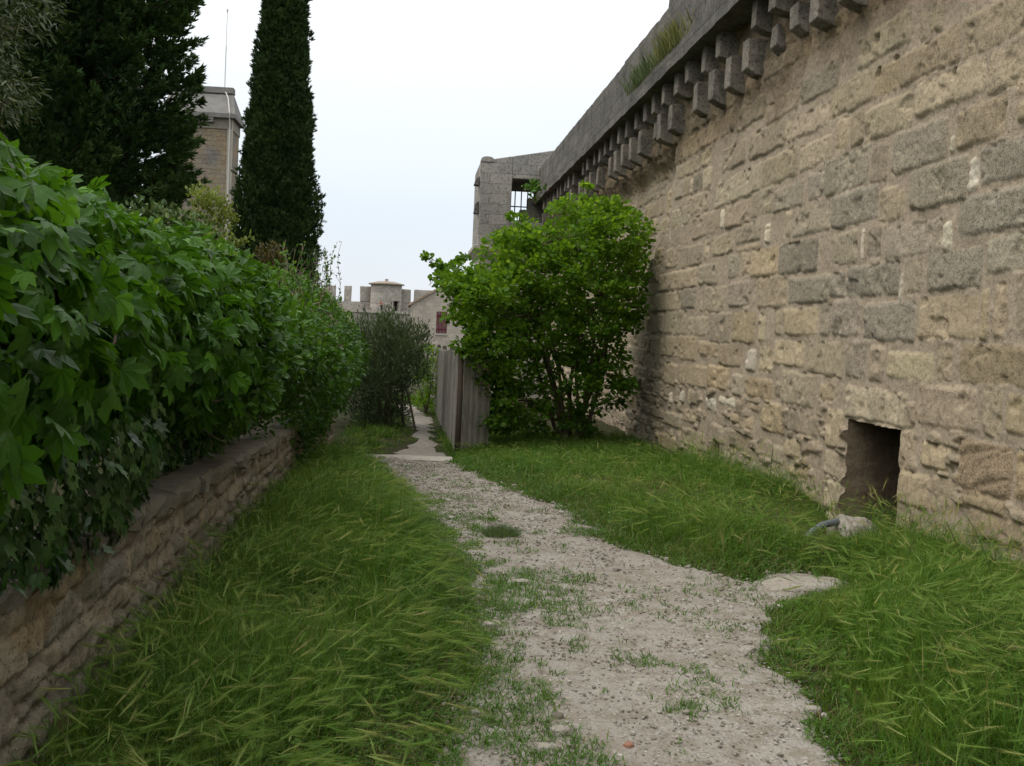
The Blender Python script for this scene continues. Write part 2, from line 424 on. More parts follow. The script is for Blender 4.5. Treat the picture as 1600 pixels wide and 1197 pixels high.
# ------------------------------------------------------------------ masonry height fields
def paint(s, z, stones, H, Cc, L, wob=.018, fs=6., edge=.028):
    """paint rounded stones on the grid s (columns) x z (rows); stones: s0,s1,z0,z1,prot,colour,lichen,shear"""
    S, Zg = np.meshgrid(s, z)
    ws = (fbm(S*fs, Zg*fs, 4, 71)-.5)*2*wob+(fbm(S*1.3, Zg*1.3, 2, 73)-.5)*.03
    wz = (fbm(S*fs, Zg*fs, 4, 72)-.5)*2*wob+(fbm(S*1.1, Zg*1.1, 2, 74)-.5)*.03
    rough = fbm(S*11, Zg*11, 4, 75)-.5; rough2 = fbm(S*34, Zg*34, 3, 76)-.5
    for k, (s0, s1, z0, z1, prot, col, lic, sh) in enumerate(stones):
        pad = .06+abs(sh)*(s1-s0)
        a, b = np.searchsorted(s, [s0-pad, s1+pad]); c, d = np.searchsorted(z, [z0-pad, z1+pad])
        if b-a < 2 or d-c < 2: continue
        sl = (slice(c, d), slice(a, b))
        x = S[sl]+ws[sl]-(s0+s1)/2; y = Zg[sl]+wz[sl]-(z0+z1)/2-sh*x
        hw, hh = (s1-s0)/2, (z1-z0)/2; r = min(.05, hw*.6, hh*.6)
        qx = np.abs(x)-hw+r; qy = np.abs(y)-hh+r
        sdf = np.hypot(np.maximum(qx, 0), np.maximum(qy, 0))+np.minimum(np.maximum(qx, qy), 0)-r
        m = sst(.006, -.010, sdf)
        dome = sst(.012, -edge*1.6, sdf)
        rg = np.random.default_rng(1000+k)
        tilt = rg.uniform(-.02, .02)*x/max(hw, .1)+rg.uniform(-.012, .022)*y/max(hh, .1)*-1
        big = fbm(x*4+k*3.7, y*4-k, 3, 77)-.5
        er = sst(.60, .78, fbm(S[sl]*5+k*.3, Zg[sl]*5, 3, 79))*.03          # eroded hollows
        h = .76*prot*dome+(tilt*.6+big*.024)*dome+rough[sl]*.020+rough2[sl]*.010-er*(lic < 2)
        if lic == 3: h = h+.020*(fbm(x*2.0, (y+.25*x)*22, 4, 80)-.5)*2.2*dome   # laminated
        H[sl] = H[sl]*(1-m)+h*m
        g = rg.uniform(.85, 1.12)*(1+.14*(fbm(x*2.5+k, y*2.5, 3, 78)-.5))
        tint = np.array(col)*np.array([1.33, 1.30, 1.21])*np.array([1+rg.uniform(-.03, .03), 1, 1+rg.uniform(-.04, .04)])
        Cc[sl] = Cc[sl]*(1-m[..., None])+(tint*g[..., None])*m[..., None]
        L[sl] = L[sl]*(1-m)+min(lic, 1)*m*np.clip(.35+1.5*fbm(x*3+k, y*3+k, 3, 81)-.15, 0, 1)
    return H, Cc, L

MORTAR = np.array([.398, .328, .240])
TONE = {0: ((.292, .248, .184), .22), 1: ((.272, .240, .188), .6), 2: ((.252, .222, .176), 1.), 3: ((.330, .280, .205), .08),
        4: ((.306, .252, .176), .15), 5: ((.45, .41, .335), .0), 6: ((.295, .238, .162), 3)}
WX = 4.4
STONES_PX = [
 # xl, xr, ytop, ybottom, tone, [shear]
 (1342,1422,37,88,3),(1435,1449,20,62,3),(1454,1461,3,50,3),(1463,1475,-3,47,3),(1505,1640,-8,62,0),(1408,1500,63,116,0),(1365,1406,100,146,4),(1298,1364,122,172,0),
 (1543,1612,70,137,0),(1431,1540,110,164,3),(1352,1425,157,210,3),(1330,1351,174,230,0),(1306,1328,185,233,3),(1495,1572,160,224,0),(1485,1491,213,239,5),
 (1394,1480,197,262,1),(1361,1388,226,284,0),(1288,1359,240,296,1),(1531,1618,218,282,2),(1513,1528,250,300,5),(1422,1511,255,322,2),(1587,1602,122,150,3),(1588,1612,160,188,4),
 (1374,1401,293,347,0),(1402,1411,298,340,0),(1300,1372,297,350,1),(1498,1622,298,362,2),(1474,1489,347,394,5),(1382,1472,350,400,1),(1355,1377,359,401,1),(1346,1351,356,406,5),
 (1301,1341,360,411,1),(1542,1625,366,424,1),(1450,1537,393,452,2),(1414,1444,407,459,1),(1407,1411,427,469,5),(1322,1406,412,461,2),(1296,1321,425,462,1),
 (1435,1529,463,529,0),(1531,1543,452,532,4),(1551,1574,444,530,4),(1586,1650,430,516,0),(1348,1431,472,532,2),(1301,1342,467,524,2),(1498,1650,540,603,4),(1464,1488,537,594,3),
 (1385,1460,549,592,3),(1357,1381,539,596,0),(1331,1354,530,591,2),(1322,1330,545,587,1),(1263,1316,534,586,3),
 (1416,1430,628,671,0),(1434,1528,602,671,0),(1534,1565,606,682,0),(1570,1650,620,684,4),(1406,1431,672,736,3),(1404,1454,738,794,3),(1455,1496,745,806,0),(1404,1424,800,845,3),
 (1440,1486,693,735,4),(1497,1583,692,774,6,.0),(1585,1650,712,790,6,.0),(1505,1575,775,800,4),(1510,1650,812,860,4),
 (1290,1318,640,700,3),(1288,1316,704,745,3),(1288,1315,749,798,3),(1287,1313,802,840,3),
 (1250,1310,109,150,1),(1198,1248,150,182,0),(1150,1196,160,194,0),(1239,1296,172,208,0),(1227,1238,190,222,3),(1172,1226,196,240,0),(1250,1301,220,260,3),(1128,1165,225,262,0),(1190,1247,240,285,0),
 (1118,1188,272,314,0),(1073,1108,303,333,3),(1025,1049,293,330,3),(1173,1208,295,336,0),(1210,1255,291,328,1),(1133,1172,318,354,0),(1127,1132,328,358,5),(1195,1204,350,380,5),(1226,1237,330,370,3),
 (1238,1298,325,365,1),(1150,1190,350,379,0),(1263,1288,270,311,1),(1290,1308,255,307,1),(1082,1125,333,369,0),(1017,1046,336,361,0),(1049,1080,325,353,0),
 (1217,1278,377,426,2),(1173,1216,388,431,4),(1158,1171,394,429,0),(1138,1156,398,433,1),(1092,1121,413,445,1),(1031,1090,423,453,0),(1040,1062,388,418,0),(1064,1098,383,416,0),(1101,1109,373,406,3),
 (1113,1146,367,397,0),(1150,1190,382,392,0),(1139,1173,440,479,2),(1100,1133,448,487,1),(1064,1087,450,483,1),(1015,1062,459,487,0),(1183,1229,431,480,0),(1232,1295,431,473,1),(1281,1299,475,524,1),
 (1223,1278,481,524,4),(1211,1221,484,521,0),(1184,1196,490,533,3),(1145,1180,486,535,4),(1109,1143,488,535,1),(1075,1106,496,525,3),(1039,1074,486,523,0),(1016,1037,490,521,0),
 (1209,1259,532,572,3),(1185,1208,542,580,4),(1165,1181,545,579,5),(1124,1159,536,573,4),(1090,1121,534,556,4),(1060,1088,525,563,4),(1033,1058,527,558,4),(1007,1032,525,555,0),
 (1105,1140,571,609,4),(1060,1104,569,603,4),(1038,1058,568,602,4),(1145,1163,585,621,0),(1165,1207,590,622,4),(1221,1272,581,634,0),(1209,1220,596,620,1),(1282,1303,598,626,4),
 (1124,1149,621,634,5),(1102,1119,622,640,5),(1046,1051,613,631,5),(1064,1069,610,629,5),(1191,1227,630,675,4),(1230,1279,644,679,0),(1169,1188,629,642,4),(1143,1160,647,663,4),(1166,1178,650,671,4),
 (1111,1144,665,695,0),(1148,1176,677,706,0),(1182,1205,686,713,0),(1206,1224,696,724,0),(1226,1256,688,717,4),(1262,1279,688,708,0),(1232,1263,731,747,4),(1251,1265,713,729,0),(1128,1157,709,752,0),
 (1070,1090,640,660,0),(1040,1066,645,668,0),(1065,1100,672,700,0),(1030,1060,680,705,4),(1185,1225,735,760,0),(1165,1183,720,745,1),(1235,1280,760,790,0)]
def s_of(px, py): return at_x(px, py, WX)[1]
def z_of(px, py): return at_x(px, py, WX)[2]
def st_from_px(e):
    xl, xr, yt, yb, tn = e[:5]; xm, ym = (xl+xr)/2, (yt+yb)/2
    s1, s0 = s_of(xl, ym), s_of(xr, ym); z1, z0 = z_of(xm, yt), z_of(xm, yb)
    g = .006                                      # photo outlines were read slightly tight
    c, lic = TONE[tn]
    r = np.random.default_rng(int(xl*7+yt))
    prot = r.uniform(.010, .030) if z0 > .9 else r.uniform(.015, .05)
    if tn == 5: prot += .012
    return (s0+.012*(s1-s0 > .2), s1-.012*(s1-s0 > .2), z0-g*.5, z1+g*.5, prot, c, lic, e[5] if len(e) > 5 else 0.)
stones = [st_from_px(e) for e in STONES_PX]
# lintel over the opening
OS0, OS1 = s_of(1405, 740), s_of(1321, 740)
OZ1 = z_of(1362, 662); OZ0 = -.30
stones.append((OS0-.10, OS1+.12, OZ1+.005, OZ1+.34, .03, TONE[3][0], .05, 0.))
hand = list(stones)
boxes = np.array([h[:4] for h in hand])
# regular courses elsewhere
r = np.random.default_rng(31); zc = -.3; gen = []
while zc < 5.9:
    hgt = r.uniform(.27, .37) if zc > .9 else r.uniform(.16, .28)
    sc_ = -1.5+r.random()*.3
    while sc_ < 37:
        wd = r.choice([r.uniform(.10, .22), r.uniform(.32, .62), r.uniform(.45, .85)], p=[.22, .48, .30])
        if zc < .9: wd *= .7
        if r.random() < .05: wd = .05
        b = (sc_, sc_+wd-(.05 if wd > .2 else .03), zc+r.uniform(0, .02), zc+hgt-.03-r.uniform(0, .02))
        ov = ((boxes[:, 0]-.03 < b[1]) & (boxes[:, 1]+.03 > b[0]) & (boxes[:, 2]-.02 < b[3]) & (boxes[:, 3]+.02 > b[2])).any()
        if not ov:
            tn = r.choice([0, 1, 2, 3, 4], p=[.44, .2, .06, .15, .15]) if wd > .06 else 5
            c, lic = TONE[int(tn)]
            gen.append((*b, r.uniform(.008, .028) if zc > .9 else r.uniform(.015, .045), c, lic, 0.))
        sc_ += wd
    zc += hgt
# free rubble in the gaps
def spc(s): return np.clip(.0125*(np.maximum(s, 7)/7.2)**1.25, .0125, .06)
s_ = [3.0]
while s_[-1] < 38.5:
    x = s_[-1]; s_.append(x+(spc(x) if x > 6.8 else .03))
s_ = np.array(s_)
for v in (OS0, OS1): s_[np.argmin(np.abs(s_-v))] = v
ZT = 5.98
z_ = np.arange(-.9, ZT+.001, .0135); z_[-1] = ZT
z_[np.argmin(np.abs(z_-OZ1))] = OZ1; z_[np.argmin(np.abs(z_-OZ0))] = OZ0
S, Zg = np.meshgrid(s_, z_)
H = (fbm(S*3, Zg*3, 4, 11)-.5)*.035+(fbm(S*14, Zg*14, 3, 12)-.5)*.016-.004
rub = sst(.60, .72, fbm(S*5.5, Zg*7, 3, 13))*sst(1.25, .7, Zg)
H += rub*(.03+.05*(fbm(S*9, Zg*11, 3, 14)))
Cc = MORTAR*(1+.16*(fbm(S*2, Zg*2, 4, 15)-.5))[..., None]
Cc = Cc*(1-rub[..., None])+np.array(TONE[4][0])*rub[..., None]
L = np.clip(fbm(S*3, Zg*3, 3, 16)-.45, 0, 1)*.4
paint(s_, z_, gen+hand, H, Cc, L)
# dirty, rougher stones just below the corbels
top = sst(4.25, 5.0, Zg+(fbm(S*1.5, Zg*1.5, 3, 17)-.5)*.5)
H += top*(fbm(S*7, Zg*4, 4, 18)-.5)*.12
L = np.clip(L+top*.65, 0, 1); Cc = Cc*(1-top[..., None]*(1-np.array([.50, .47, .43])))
# grey lichen bloom, a few patches
bl = sst(.52, .66, fbm(S*.55, Zg*1.3, 4, 19))*.6; L = np.clip(L+bl*.4, 0, 1)
# putlog holes
for (px_, py_, rs, rz_, dp) in ((1374, 112, .045, .05, .16), (1117, 711, .17, .20, .30), (1372, 62, .05, .05, .05), (1490, 114, .05, .05, .05), (1400, 92, .06, .03, .05)):
    hs, hz_ = s_of(px_, py_), z_of(px_, py_)
    q = np.hypot((S-hs)/rs, (Zg-hz_)/rz_)+(fbm(S*9, Zg*9, 2, 20)-.5)*.5
    H -= dp*sst(1.15, .8, q)
# beyond the ragged joint the masonry is set back
ed = np.interp(Zg, [0, 1.5, 2.4, 3.6, 6], [21.8, 21.8, 21.3, 18.9, 18.4])+(fbm(S*.0+3, Zg*3, 4, 24)-.5)*.7
back = sst(0, .10, S-ed); crack = sst(.0, .15, S-ed)*sst(.85, .45, S-ed)*sst(2.4, 3.1, Zg)
H = H-(.22*back+.25*crack)*sst(5.0, 4.6, Zg)
hole_c = ((s_[:-1]+s_[1:])/2 > OS0) & ((s_[:-1]+s_[1:])/2 < OS1)
hole_r = ((z_[:-1]+z_[1:])/2 > OZ0) & ((z_[:-1]+z_[1:])/2 < OZ1)
keep = ~(hole_r[:, None] & hole_c[None])
ns = len(s_); i = np.arange(len(z_)-1)[:, None]*ns+np.arange(ns-1)[None]
F = np.stack([i, i+ns, i+ns+1, i+1], -1)[keep]
V = np.stack([WX-H, S, Zg], -1).reshape(-1, 3)
u, inv = np.unique(F, return_inverse=True)
col = np.concatenate([Cc, np.ones_like(S)[..., None]], -1).reshape(-1, 4)
WALLM = stone_attr_mat('limestone_wall')
rw = thing('rampart_wall', 'tall pale limestone rampart wall with corbels and grey parapet along the right of the path', 'wall', (WX, 12, 0))
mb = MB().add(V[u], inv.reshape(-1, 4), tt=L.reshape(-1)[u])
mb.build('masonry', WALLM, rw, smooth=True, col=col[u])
# niche: jambs follow the opening's rough edge
j0, j1 = np.argmin(np.abs(s_-OS0)), np.argmin(np.abs(s_-OS1)); k0, k1 = np.argmin(np.abs(z_-OZ0)), np.argmin(np.abs(z_-OZ1))
rim = [(k, j0) for k in range(k0, k1+1)]+[(k1, j) for j in range(j0+1, j1+1)]+[(k, j1) for k in range(k1-1, k0-1, -1)]
E = np.array([[WX-H[k, j], S[k, j], Zg[k, j]] for k, j in rim])
deps = np.linspace(0, 1, 14); BX = WX+.62
Vn = np.stack([np.stack([E[:, 0]+(BX-E[:, 0])*d, E[:, 1], E[:, 2]], -1) for d in deps])
Vn[1:, :, 1] += (fbm(Vn[1:, :, 0]*9, Vn[1:, :, 2]*9+Vn[1:, :, 1], 3, 26)-.5)*.025
n = len(E); i = np.arange(len(deps)-1)[:, None]*n+np.arange(n-1)[None]
mb = MB().add(Vn.reshape(-1, 3), np.stack([i, i+1, i+n+1, i+n], -1).reshape(-1, 4))
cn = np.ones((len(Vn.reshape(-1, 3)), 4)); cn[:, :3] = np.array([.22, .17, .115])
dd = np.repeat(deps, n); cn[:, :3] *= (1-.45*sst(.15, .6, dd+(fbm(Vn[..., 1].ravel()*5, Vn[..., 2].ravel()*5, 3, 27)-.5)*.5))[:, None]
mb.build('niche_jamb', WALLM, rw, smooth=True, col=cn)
nb_s = np.arange(OS0-.06, OS1+.061, .014); nb_z = np.arange(OZ0-.15, OZ1+.08, .014)
zj = [z_of(1362, y) for y in (800, 758, 707)]
zj = [-.3, .12, .45, .80, 1.2]
nst = []
for a, b, cuts in ((-.5, zj[1], (.45,)), (zj[1], zj[2], (.7,)), (zj[2], zj[3], (.40, .8)), (zj[3], 1.2, (.62,))):
    ee = [OS0-.1]+[OS0+(OS1-OS0)*q for q in cuts]+[OS1+.1]
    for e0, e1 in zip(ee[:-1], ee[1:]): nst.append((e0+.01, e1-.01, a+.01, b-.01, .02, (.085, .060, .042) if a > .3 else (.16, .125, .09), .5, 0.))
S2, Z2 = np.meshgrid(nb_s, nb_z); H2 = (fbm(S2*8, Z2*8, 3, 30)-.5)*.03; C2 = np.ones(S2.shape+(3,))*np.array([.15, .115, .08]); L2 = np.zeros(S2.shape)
paint(nb_s, nb_z, nst, H2, C2, L2, wob=.01)
ns2 = len(nb_s); i = np.arange(len(nb_z)-1)[:, None]*ns2+np.arange(ns2-1)[None]
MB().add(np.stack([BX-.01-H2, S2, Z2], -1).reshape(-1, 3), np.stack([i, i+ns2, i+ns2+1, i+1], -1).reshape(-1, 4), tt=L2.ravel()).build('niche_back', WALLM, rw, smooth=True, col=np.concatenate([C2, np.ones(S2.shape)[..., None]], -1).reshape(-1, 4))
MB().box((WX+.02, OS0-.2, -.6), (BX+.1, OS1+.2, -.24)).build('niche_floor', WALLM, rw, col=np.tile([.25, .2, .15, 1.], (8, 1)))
# rear body, cornice, parapet, corbels
GREY = stone_mat('grey_parapet', (.105, .100, .090), (.19, .178, .155), (.036, .035, .032), (1.15, .36), 1., 1.9, 'YZ')
CORB = stone_mat('corbel_stone', (.28, .248, .198), (.135, .122, .102), (.038, .036, .032), bump=.7, sc=3.)
MB().box((BX+.12, -1.5, -.9), (6.1, 38.4, 6.15)).build('rear_core', GREY, rw)
def rough_bar(x0, x1, z0, z1, y0, y1, st, amp, seed):
    """bar along y with a rough, worn section"""
    yy = np.linspace(y0, y1, max(3, int((y1-y0)/st)))
    prof = []
    for a, b, nn in (((x1, z0), (x0, z0), 4), ((x0, z0), (x0, z1), 6), ((x0, z1), (x1, z1), 4), ((x1, z1), (x1, z0), 3)):
        for k in range(nn): prof.append((a[0]+(b[0]-a[0])*k/nn, a[1]+(b[1]-a[1])*k/nn))
    P = np.array(prof); n = len(P); V = np.zeros((len(yy), n, 3)); V[..., 1] = yy[:, None]; V[..., 0] = P[None, :, 0]; V[..., 2] = P[None, :, 1]
    q = V[..., 1]*2.3+V[..., 0]*3; V[..., 0] += (fbm(q, V[..., 2]*4, 4, seed)-.5)*amp; V[..., 2] += (fbm(q*1.3, V[..., 0]*4+V[..., 2], 4, seed+1)-.5)*amp
    i = np.arange(len(yy)-1)[:, None]*n; j = np.arange(n)[None]
    mb = MB().add(V.reshape(-1, 3), np.stack([i+j, i+n+j, i+n+(j+1) % n, i+(j+1) % n], -1).reshape(-1, 4))
    mb.i.append(np.arange(n)); mb.z.append(np.array([n])); mb.i.append((len(yy)-1)*n+np.arange(n)[::-1]); mb.z.append(np.array([n]))
    return mb
CX_ = 3.98; CB = 5.93
rough_bar(CX_, 4.75, CB, CB+.28, -1.5, 38.0, .12, .045, 201).build('cornice', GREY, rw, smooth=False)
for (ya, yb, zt, xo) in ((25.85, 38.0, 7.02, .0), (21.85, 25.83, 7.04, .012), (17.95, 21.83, 7.06, .0), (6.0, 17.93, 7.19, -.03), (-1.5, 5.98, 7.19, .0)):
    rough_bar(CX_+.055+xo, 4.6, CB+.282, zt, ya, yb, .10, .03, int(300+ya)).build('parapet', GREY, rw)
r = np.random.default_rng(12)
def corbel(y, x0, z0, z1, wd, droop):
    """block sticking out of the wall: bevelled underside that deepens towards the wall"""
    n = 5; V = []
    for k in range(n):
        f = k/(n-1); x = x0+(WX+.3-x0)*f
        zb = z0-droop*math.sin(f*math.pi/2)+(.035 if k == 0 else 0)
        for a, b in ((y-wd/2, zb), (y-wd/2, z1), (y+wd/2, z1), (y+wd/2, zb)):
            V.append((x+r.uniform(-.012, .012), a+r.uniform(-.014, .014), b+r.uniform(-.014, .014)))
    F = [[0, 1, 2, 3]]
    for k in range(n-1):
        for q in range(4): F.append([k*4+q, k*4+(q+1) % 4, k*4+4+(q+1) % 4, k*4+4+q][::-1])
    return MB().add(V, F)
ky = 5.5; kk = 0
while ky < 36.5:
    if kk % 17 != 11:
        corbel(ky+r.uniform(-.03, .03), CX_+.16+r.uniform(-.02, .03), 5.56+r.uniform(-.025, .025), CB+.02, .225+r.uniform(-.02, .02), .06).build('corbel', CORB, rw, bevel=.012)
    if kk % 9 != 5:
        broken = r.random() < .14
        corbel(ky+.38+r.uniform(-.05, .05), (4.17 if not broken else 4.27)+r.uniform(-.03, .03), 5.06+r.uniform(-.035, .035)+(.12 if broken else 0), 5.50, .25+r.uniform(-.02, .02), .09).build('corbel', CORB, rw, bevel=.014)
    ky += .82; kk += 1
# ------------------------------------------------------------------ grass
def leaf_tpl(prof, fold=.25, droop=.15, serr=0.):
    """prof: list of (t, halfwidth); ribbon of three columns"""
    V = []; 
    for k, (t_, w_) in enumerate(prof):
        s_ = serr*(-1)**k
        V += [(-w_*(1+s_), t_, fold*w_-droop*t_*t_), (0, t_, -droop*t_*t_), (w_*(1-s_), t_, fold*w_-droop*t_*t_)]
    F = []
    for k in range(len(prof)-1):
        F += [(k*3, k*3+1, k*3+4, k*3+3), (k*3+1, k*3+2, k*3+5, k*3+4)]
    return np.array(V, float), np.array(F)
LANCE = leaf_tpl([(0, .02), (.3, .11), (.7, .09), (1, .0)], .3, .2)
OVATE = leaf_tpl([(0, .03), (.22, .26), (.5, .30), (.78, .17), (1, .0)], .25, .2)
LEAFLET = leaf_tpl([(0, .01), (.15, .07), (.3, .15), (.45, .20), (.6, .215), (.74, .17), (.87, .09), (1, .0)], .22, .22, .12)
COVER = leaf_tpl([(0, .03), (.4, .28), (1, .0)], .25, .2)
def blades(mb, x, y, h, wd, az, lean, curl, rnd, seg=3, zoff=0.):
    """bent tapering grass blades as ribbons; returns tip positions and tip directions"""
    N = len(x); t = np.linspace(0, 1, seg+1)
    base = np.stack([x, y, G(x, y)-.01+zoff], -1)
    dx, dy = np.cos(az), np.sin(az)
    out = h[:, None]*(lean[:, None]*t+curl[:, None]*t**2)
    up = h[:, None]*(t*(1-.25*lean[:, None])-.55*np.minimum(curl, 1.3)[:, None]*t**2.4)
    C = np.stack([base[:, None, 0]+out*dx[:, None], base[:, None, 1]+out*dy[:, None], base[:, None, 2]+np.maximum(up, .0)+.002], -1)
    tw = az+rng.normal(0, .7, N)+math.pi/2
    ww = wd[:, None]*(.55+.45*np.sin(np.clip(t*2.2, 0, math.pi/2)))*np.clip(1-t, 0, 1)**.6*.5
    W = np.stack([np.cos(tw)[:, None]*ww, np.sin(tw)[:, None]*ww, .25*ww], -1)
    V = np.concatenate([(C-W)[:, :-1], (C+W)[:, :-1], C[:, -1:]], 1)     # seg left, seg right, tip
    k = 2*seg+1; off = np.arange(N)[:, None]*k
    tt = np.tile(np.concatenate([t[:-1], t[:-1], [1]]), N)
    F4 = [np.concatenate([off+i, off+seg+i, off+seg+i+1, off+i+1], 1) for i in range(seg-1)]
    F3 = np.concatenate([off+seg-1, off+2*seg-1, off+2*seg], 1)
    b = mb.n
    mb.add(V.reshape(-1, 3), np.concatenate(F4) if F4 else F3, np.repeat(rnd, k), tt)
    if F4: mb.i.append((F3+b).ravel()); mb.z.append(np.full(len(F3), 3))
    return C[:, -1], norm(C[:, -1]-C[:, -2])

def frames(D, Nn):
    Y = norm(D); X = norm(np.cross(Y, Nn)); Z = np.cross(X, Y)
    return np.stack([X, Y, Z], -1)
# seed head of wild barley: a thin spindle wrapped in long spreading awns
def head_template():
    V = []; F3 = []; F4 = []; tt = []
    for y, r_ in ((0, .008), (.25, .022), (.5, .018), (.75, .005)):
        for a in (0, 2.1, 4.2): V.append((math.cos(a)*r_, y, math.sin(a)*r_))
    for k in range(3):
        for j in range(3): F4.append((k*3+j, k*3+(j+1) % 3, k*3+3+(j+1) % 3, k*3+3+j))
    rr = np.random.default_rng(3)
    for k in range(20):
        a = rr.uniform(0, 6.28); y0 = rr.uniform(.05, .7); sp = rr.uniform(.06, .26); ln = rr.uniform(.4, .75)
        d = np.array([math.cos(a)*sp, 1, math.sin(a)*sp]); p0 = np.array([math.cos(a)*.02, y0, math.sin(a)*.02]); w_ = np.array([-math.sin(a), 0, math.cos(a)])*.0055
        b = len(V); V += [tuple(p0-w_), tuple(p0+w_), tuple(p0+d*ln)]; F3.append((b, b+1, b+2))
    return np.array(V), [np.array(F4), np.array(F3)], np.ones(len(V))
HEAD = head_template()
def heads(mb, tips, dirs, size, rnd):
    N = len(tips)
    d = norm(dirs+rng.normal(0, .12, (N, 3))+np.array([0, 0, -.25]))
    M = frames(d, norm(rng.normal(0, 1, (N, 3))))*size[:, None, None]
    mb.inst(HEAD, M, tips-d*size[:, None]*.1, rnd)

def lowwall_x(y): return -1.47
GREEN = [(0., (.018, .066, .005)), (.35, (.048, .132, .009)), (.7, (.094, .195, .018)), (.95, (.185, .25, .055)), (1., (.32, .27, .12))]
GRASS_TALL = leaf_mat('tall_grass', GREEN, .36, .55, .15, tips=((.125, .225, .035), .4))
GRASS_SHORT = leaf_mat('short_grass', [(0., (.045, .125, .012)), (.6, (.09, .19, .02)), (.9, (.16, .23, .045)), (1., (.28, .24, .11))], .3, .5, .3)
HEADM = leaf_mat('barley_heads', [(0., (.14, .27, .04)), (.5, (.26, .39, .09)), (.85, (.47, .48, .18)), (1., (.58, .51, .27))], .45, .6, .12, tcol=1.05)
def scatter(n, x0, x1, y0, y1, dens):
    x = rng.uniform(x0, x1, n); y = rng.uniform(y0, y1, n)
    ok = rng.random(n) < dens(x, y); return x[ok], y[ok]
def wind(x, y): return fbm(x*.7, y*.7, 3, 51)*7.0-2.2
def tuftx(n, x, y, k, sp):
    """turn n tuft centres into k blades each"""
    return np.repeat(x, k)+rng.normal(0, sp, n*k), np.repeat(y, k)+rng.normal(0, sp, n*k)
def near_open(x, y): return (1-.8*np.exp(-((x-3.35)/.42)**2-((y-8.55)/.55)**2))*(1-.62*sst(2.7, 4.2, x)*sst(12, 9, y))*(1-.9*np.exp(-((x-3.65)/.75)**2-((y-9.3)/1.15)**2))*(1-.45*np.exp(-((x+1.22)/.25)**2))
def field(name, label, n, x0, x1, y0, y1, hmax, headn, hmin=.07, wd=.0042, seg=3, side=1, slope=.6, kind='tall'):
    def dens(x, y):
        sd = path_sd(x, y); return np.where(sd > .02, 0, np.clip(.45-sd*2.4, 0, 1))*np.where(x < -1.21, 0, 1)*np.where(x > 4.32, 0, 1)
    x, y = scatter(int(n*.66)//7, x0, x1, y0, y1, dens); k = 7
    x, y = tuftx(len(x), x, y, k, .028)
    sd = -path_sd(x, y)
    hn = fbm(x*1.7, y*1.7, 3, 52)
    h = (hmin+(hmax-hmin)*sst(.0, slope, sd)*(.55+.75*hn))*rng.uniform(.45, 1.15, len(x))*near_open(x, y)
    az = wind(x, y)+rng.normal(0, 1.7, len(x))
    mb = MB(); tf = np.repeat(rng.uniform(.5, 1.35, len(x)//k), k); h = h*tf; bare = sst(.56, .70, fbm(x*1.9, y*1.9, 3, 58)); h = h*(1-.5*bare)
    rn = np.clip(rng.normal(.42, .20, len(x))+1.5*(fbm(x*2.4, y*2.4, 4, 53)-.5), 0, .96)
    dry = rng.random(len(x)) < .03+.16*bare; rn[dry] = 1.
    blades(mb, x, y, h, wd*1.15*rng.uniform(.45, 1.6, len(x))*(1+.03*y), az, rng.uniform(.0, .34, len(x)), rng.uniform(.0, .75, len(x)), rn, seg)
    o = tag(mb.build(name, GRASS_TALL), label, 'grass', kind='stuff')
    if headn:
        x, y = scatter(headn, x0, x1, y0, y1, lambda x, y: dens(x, y)*np.clip(fbm(x*1.4, y*1.4, 3, 54)*2.6-.7, .1, 1)*sst(.08, .5, -path_sd(x, y)))
        h = (hmin+(hmax-hmin)*sst(.0, slope, -path_sd(x, y)))*rng.uniform(.75, 1.2, len(x))*near_open(x, y)
        mb = MB(); az = wind(x, y)+rng.normal(0, 1.3, len(x))
        T, D = blades(mb, x, y, h, np.full(len(x), .0022)*(1+.02*y), az, rng.uniform(.05, .4, len(x)), rng.uniform(.25, 1.0, len(x)), rng.uniform(.5, .95, len(x)), 4)
        mb.build('stalks', GRASS_TALL, o)
        mb = MB(); heads(mb, T, D, rng.uniform(.08, .155, len(x)), np.clip(rng.beta(2, 3, len(x))+.3*(fbm(x*1.1, y*1.1, 2, 55)-.5), 0, 1))
        mb.build('seed_heads', HEADM, o)
field('tall_grass', 'tall green wild barley grass with drooping seed heads between the low wall and the path', 92000, -1.23, .8, 2.0, 9, .40, 8500)
field('tall_grass', 'green grass strip along the left of the path further up, beyond the barley', 60000, -1.23, .3, 9, 15.2, .34, 4500, wd=.005)
field('tall_grass', 'tall wild barley grass at the lower right between the path and the rampart', 105000, 1.1, 4.36, 2.6, 8.6, .40, 9500)
field('meadow_grass', 'lush green grass bank along the foot of the rampart before the leafy shrub', 125000, .6, 4.36, 8.6, 21., .20, 3500, hmin=.06, wd=.0052)
field('meadow_grass', 'soft short grass beside the narrow far path and the fence', 60000, -2.2, .9, 15.2, 34, .16, 0, hmin=.05, wd=.008, seg=2)
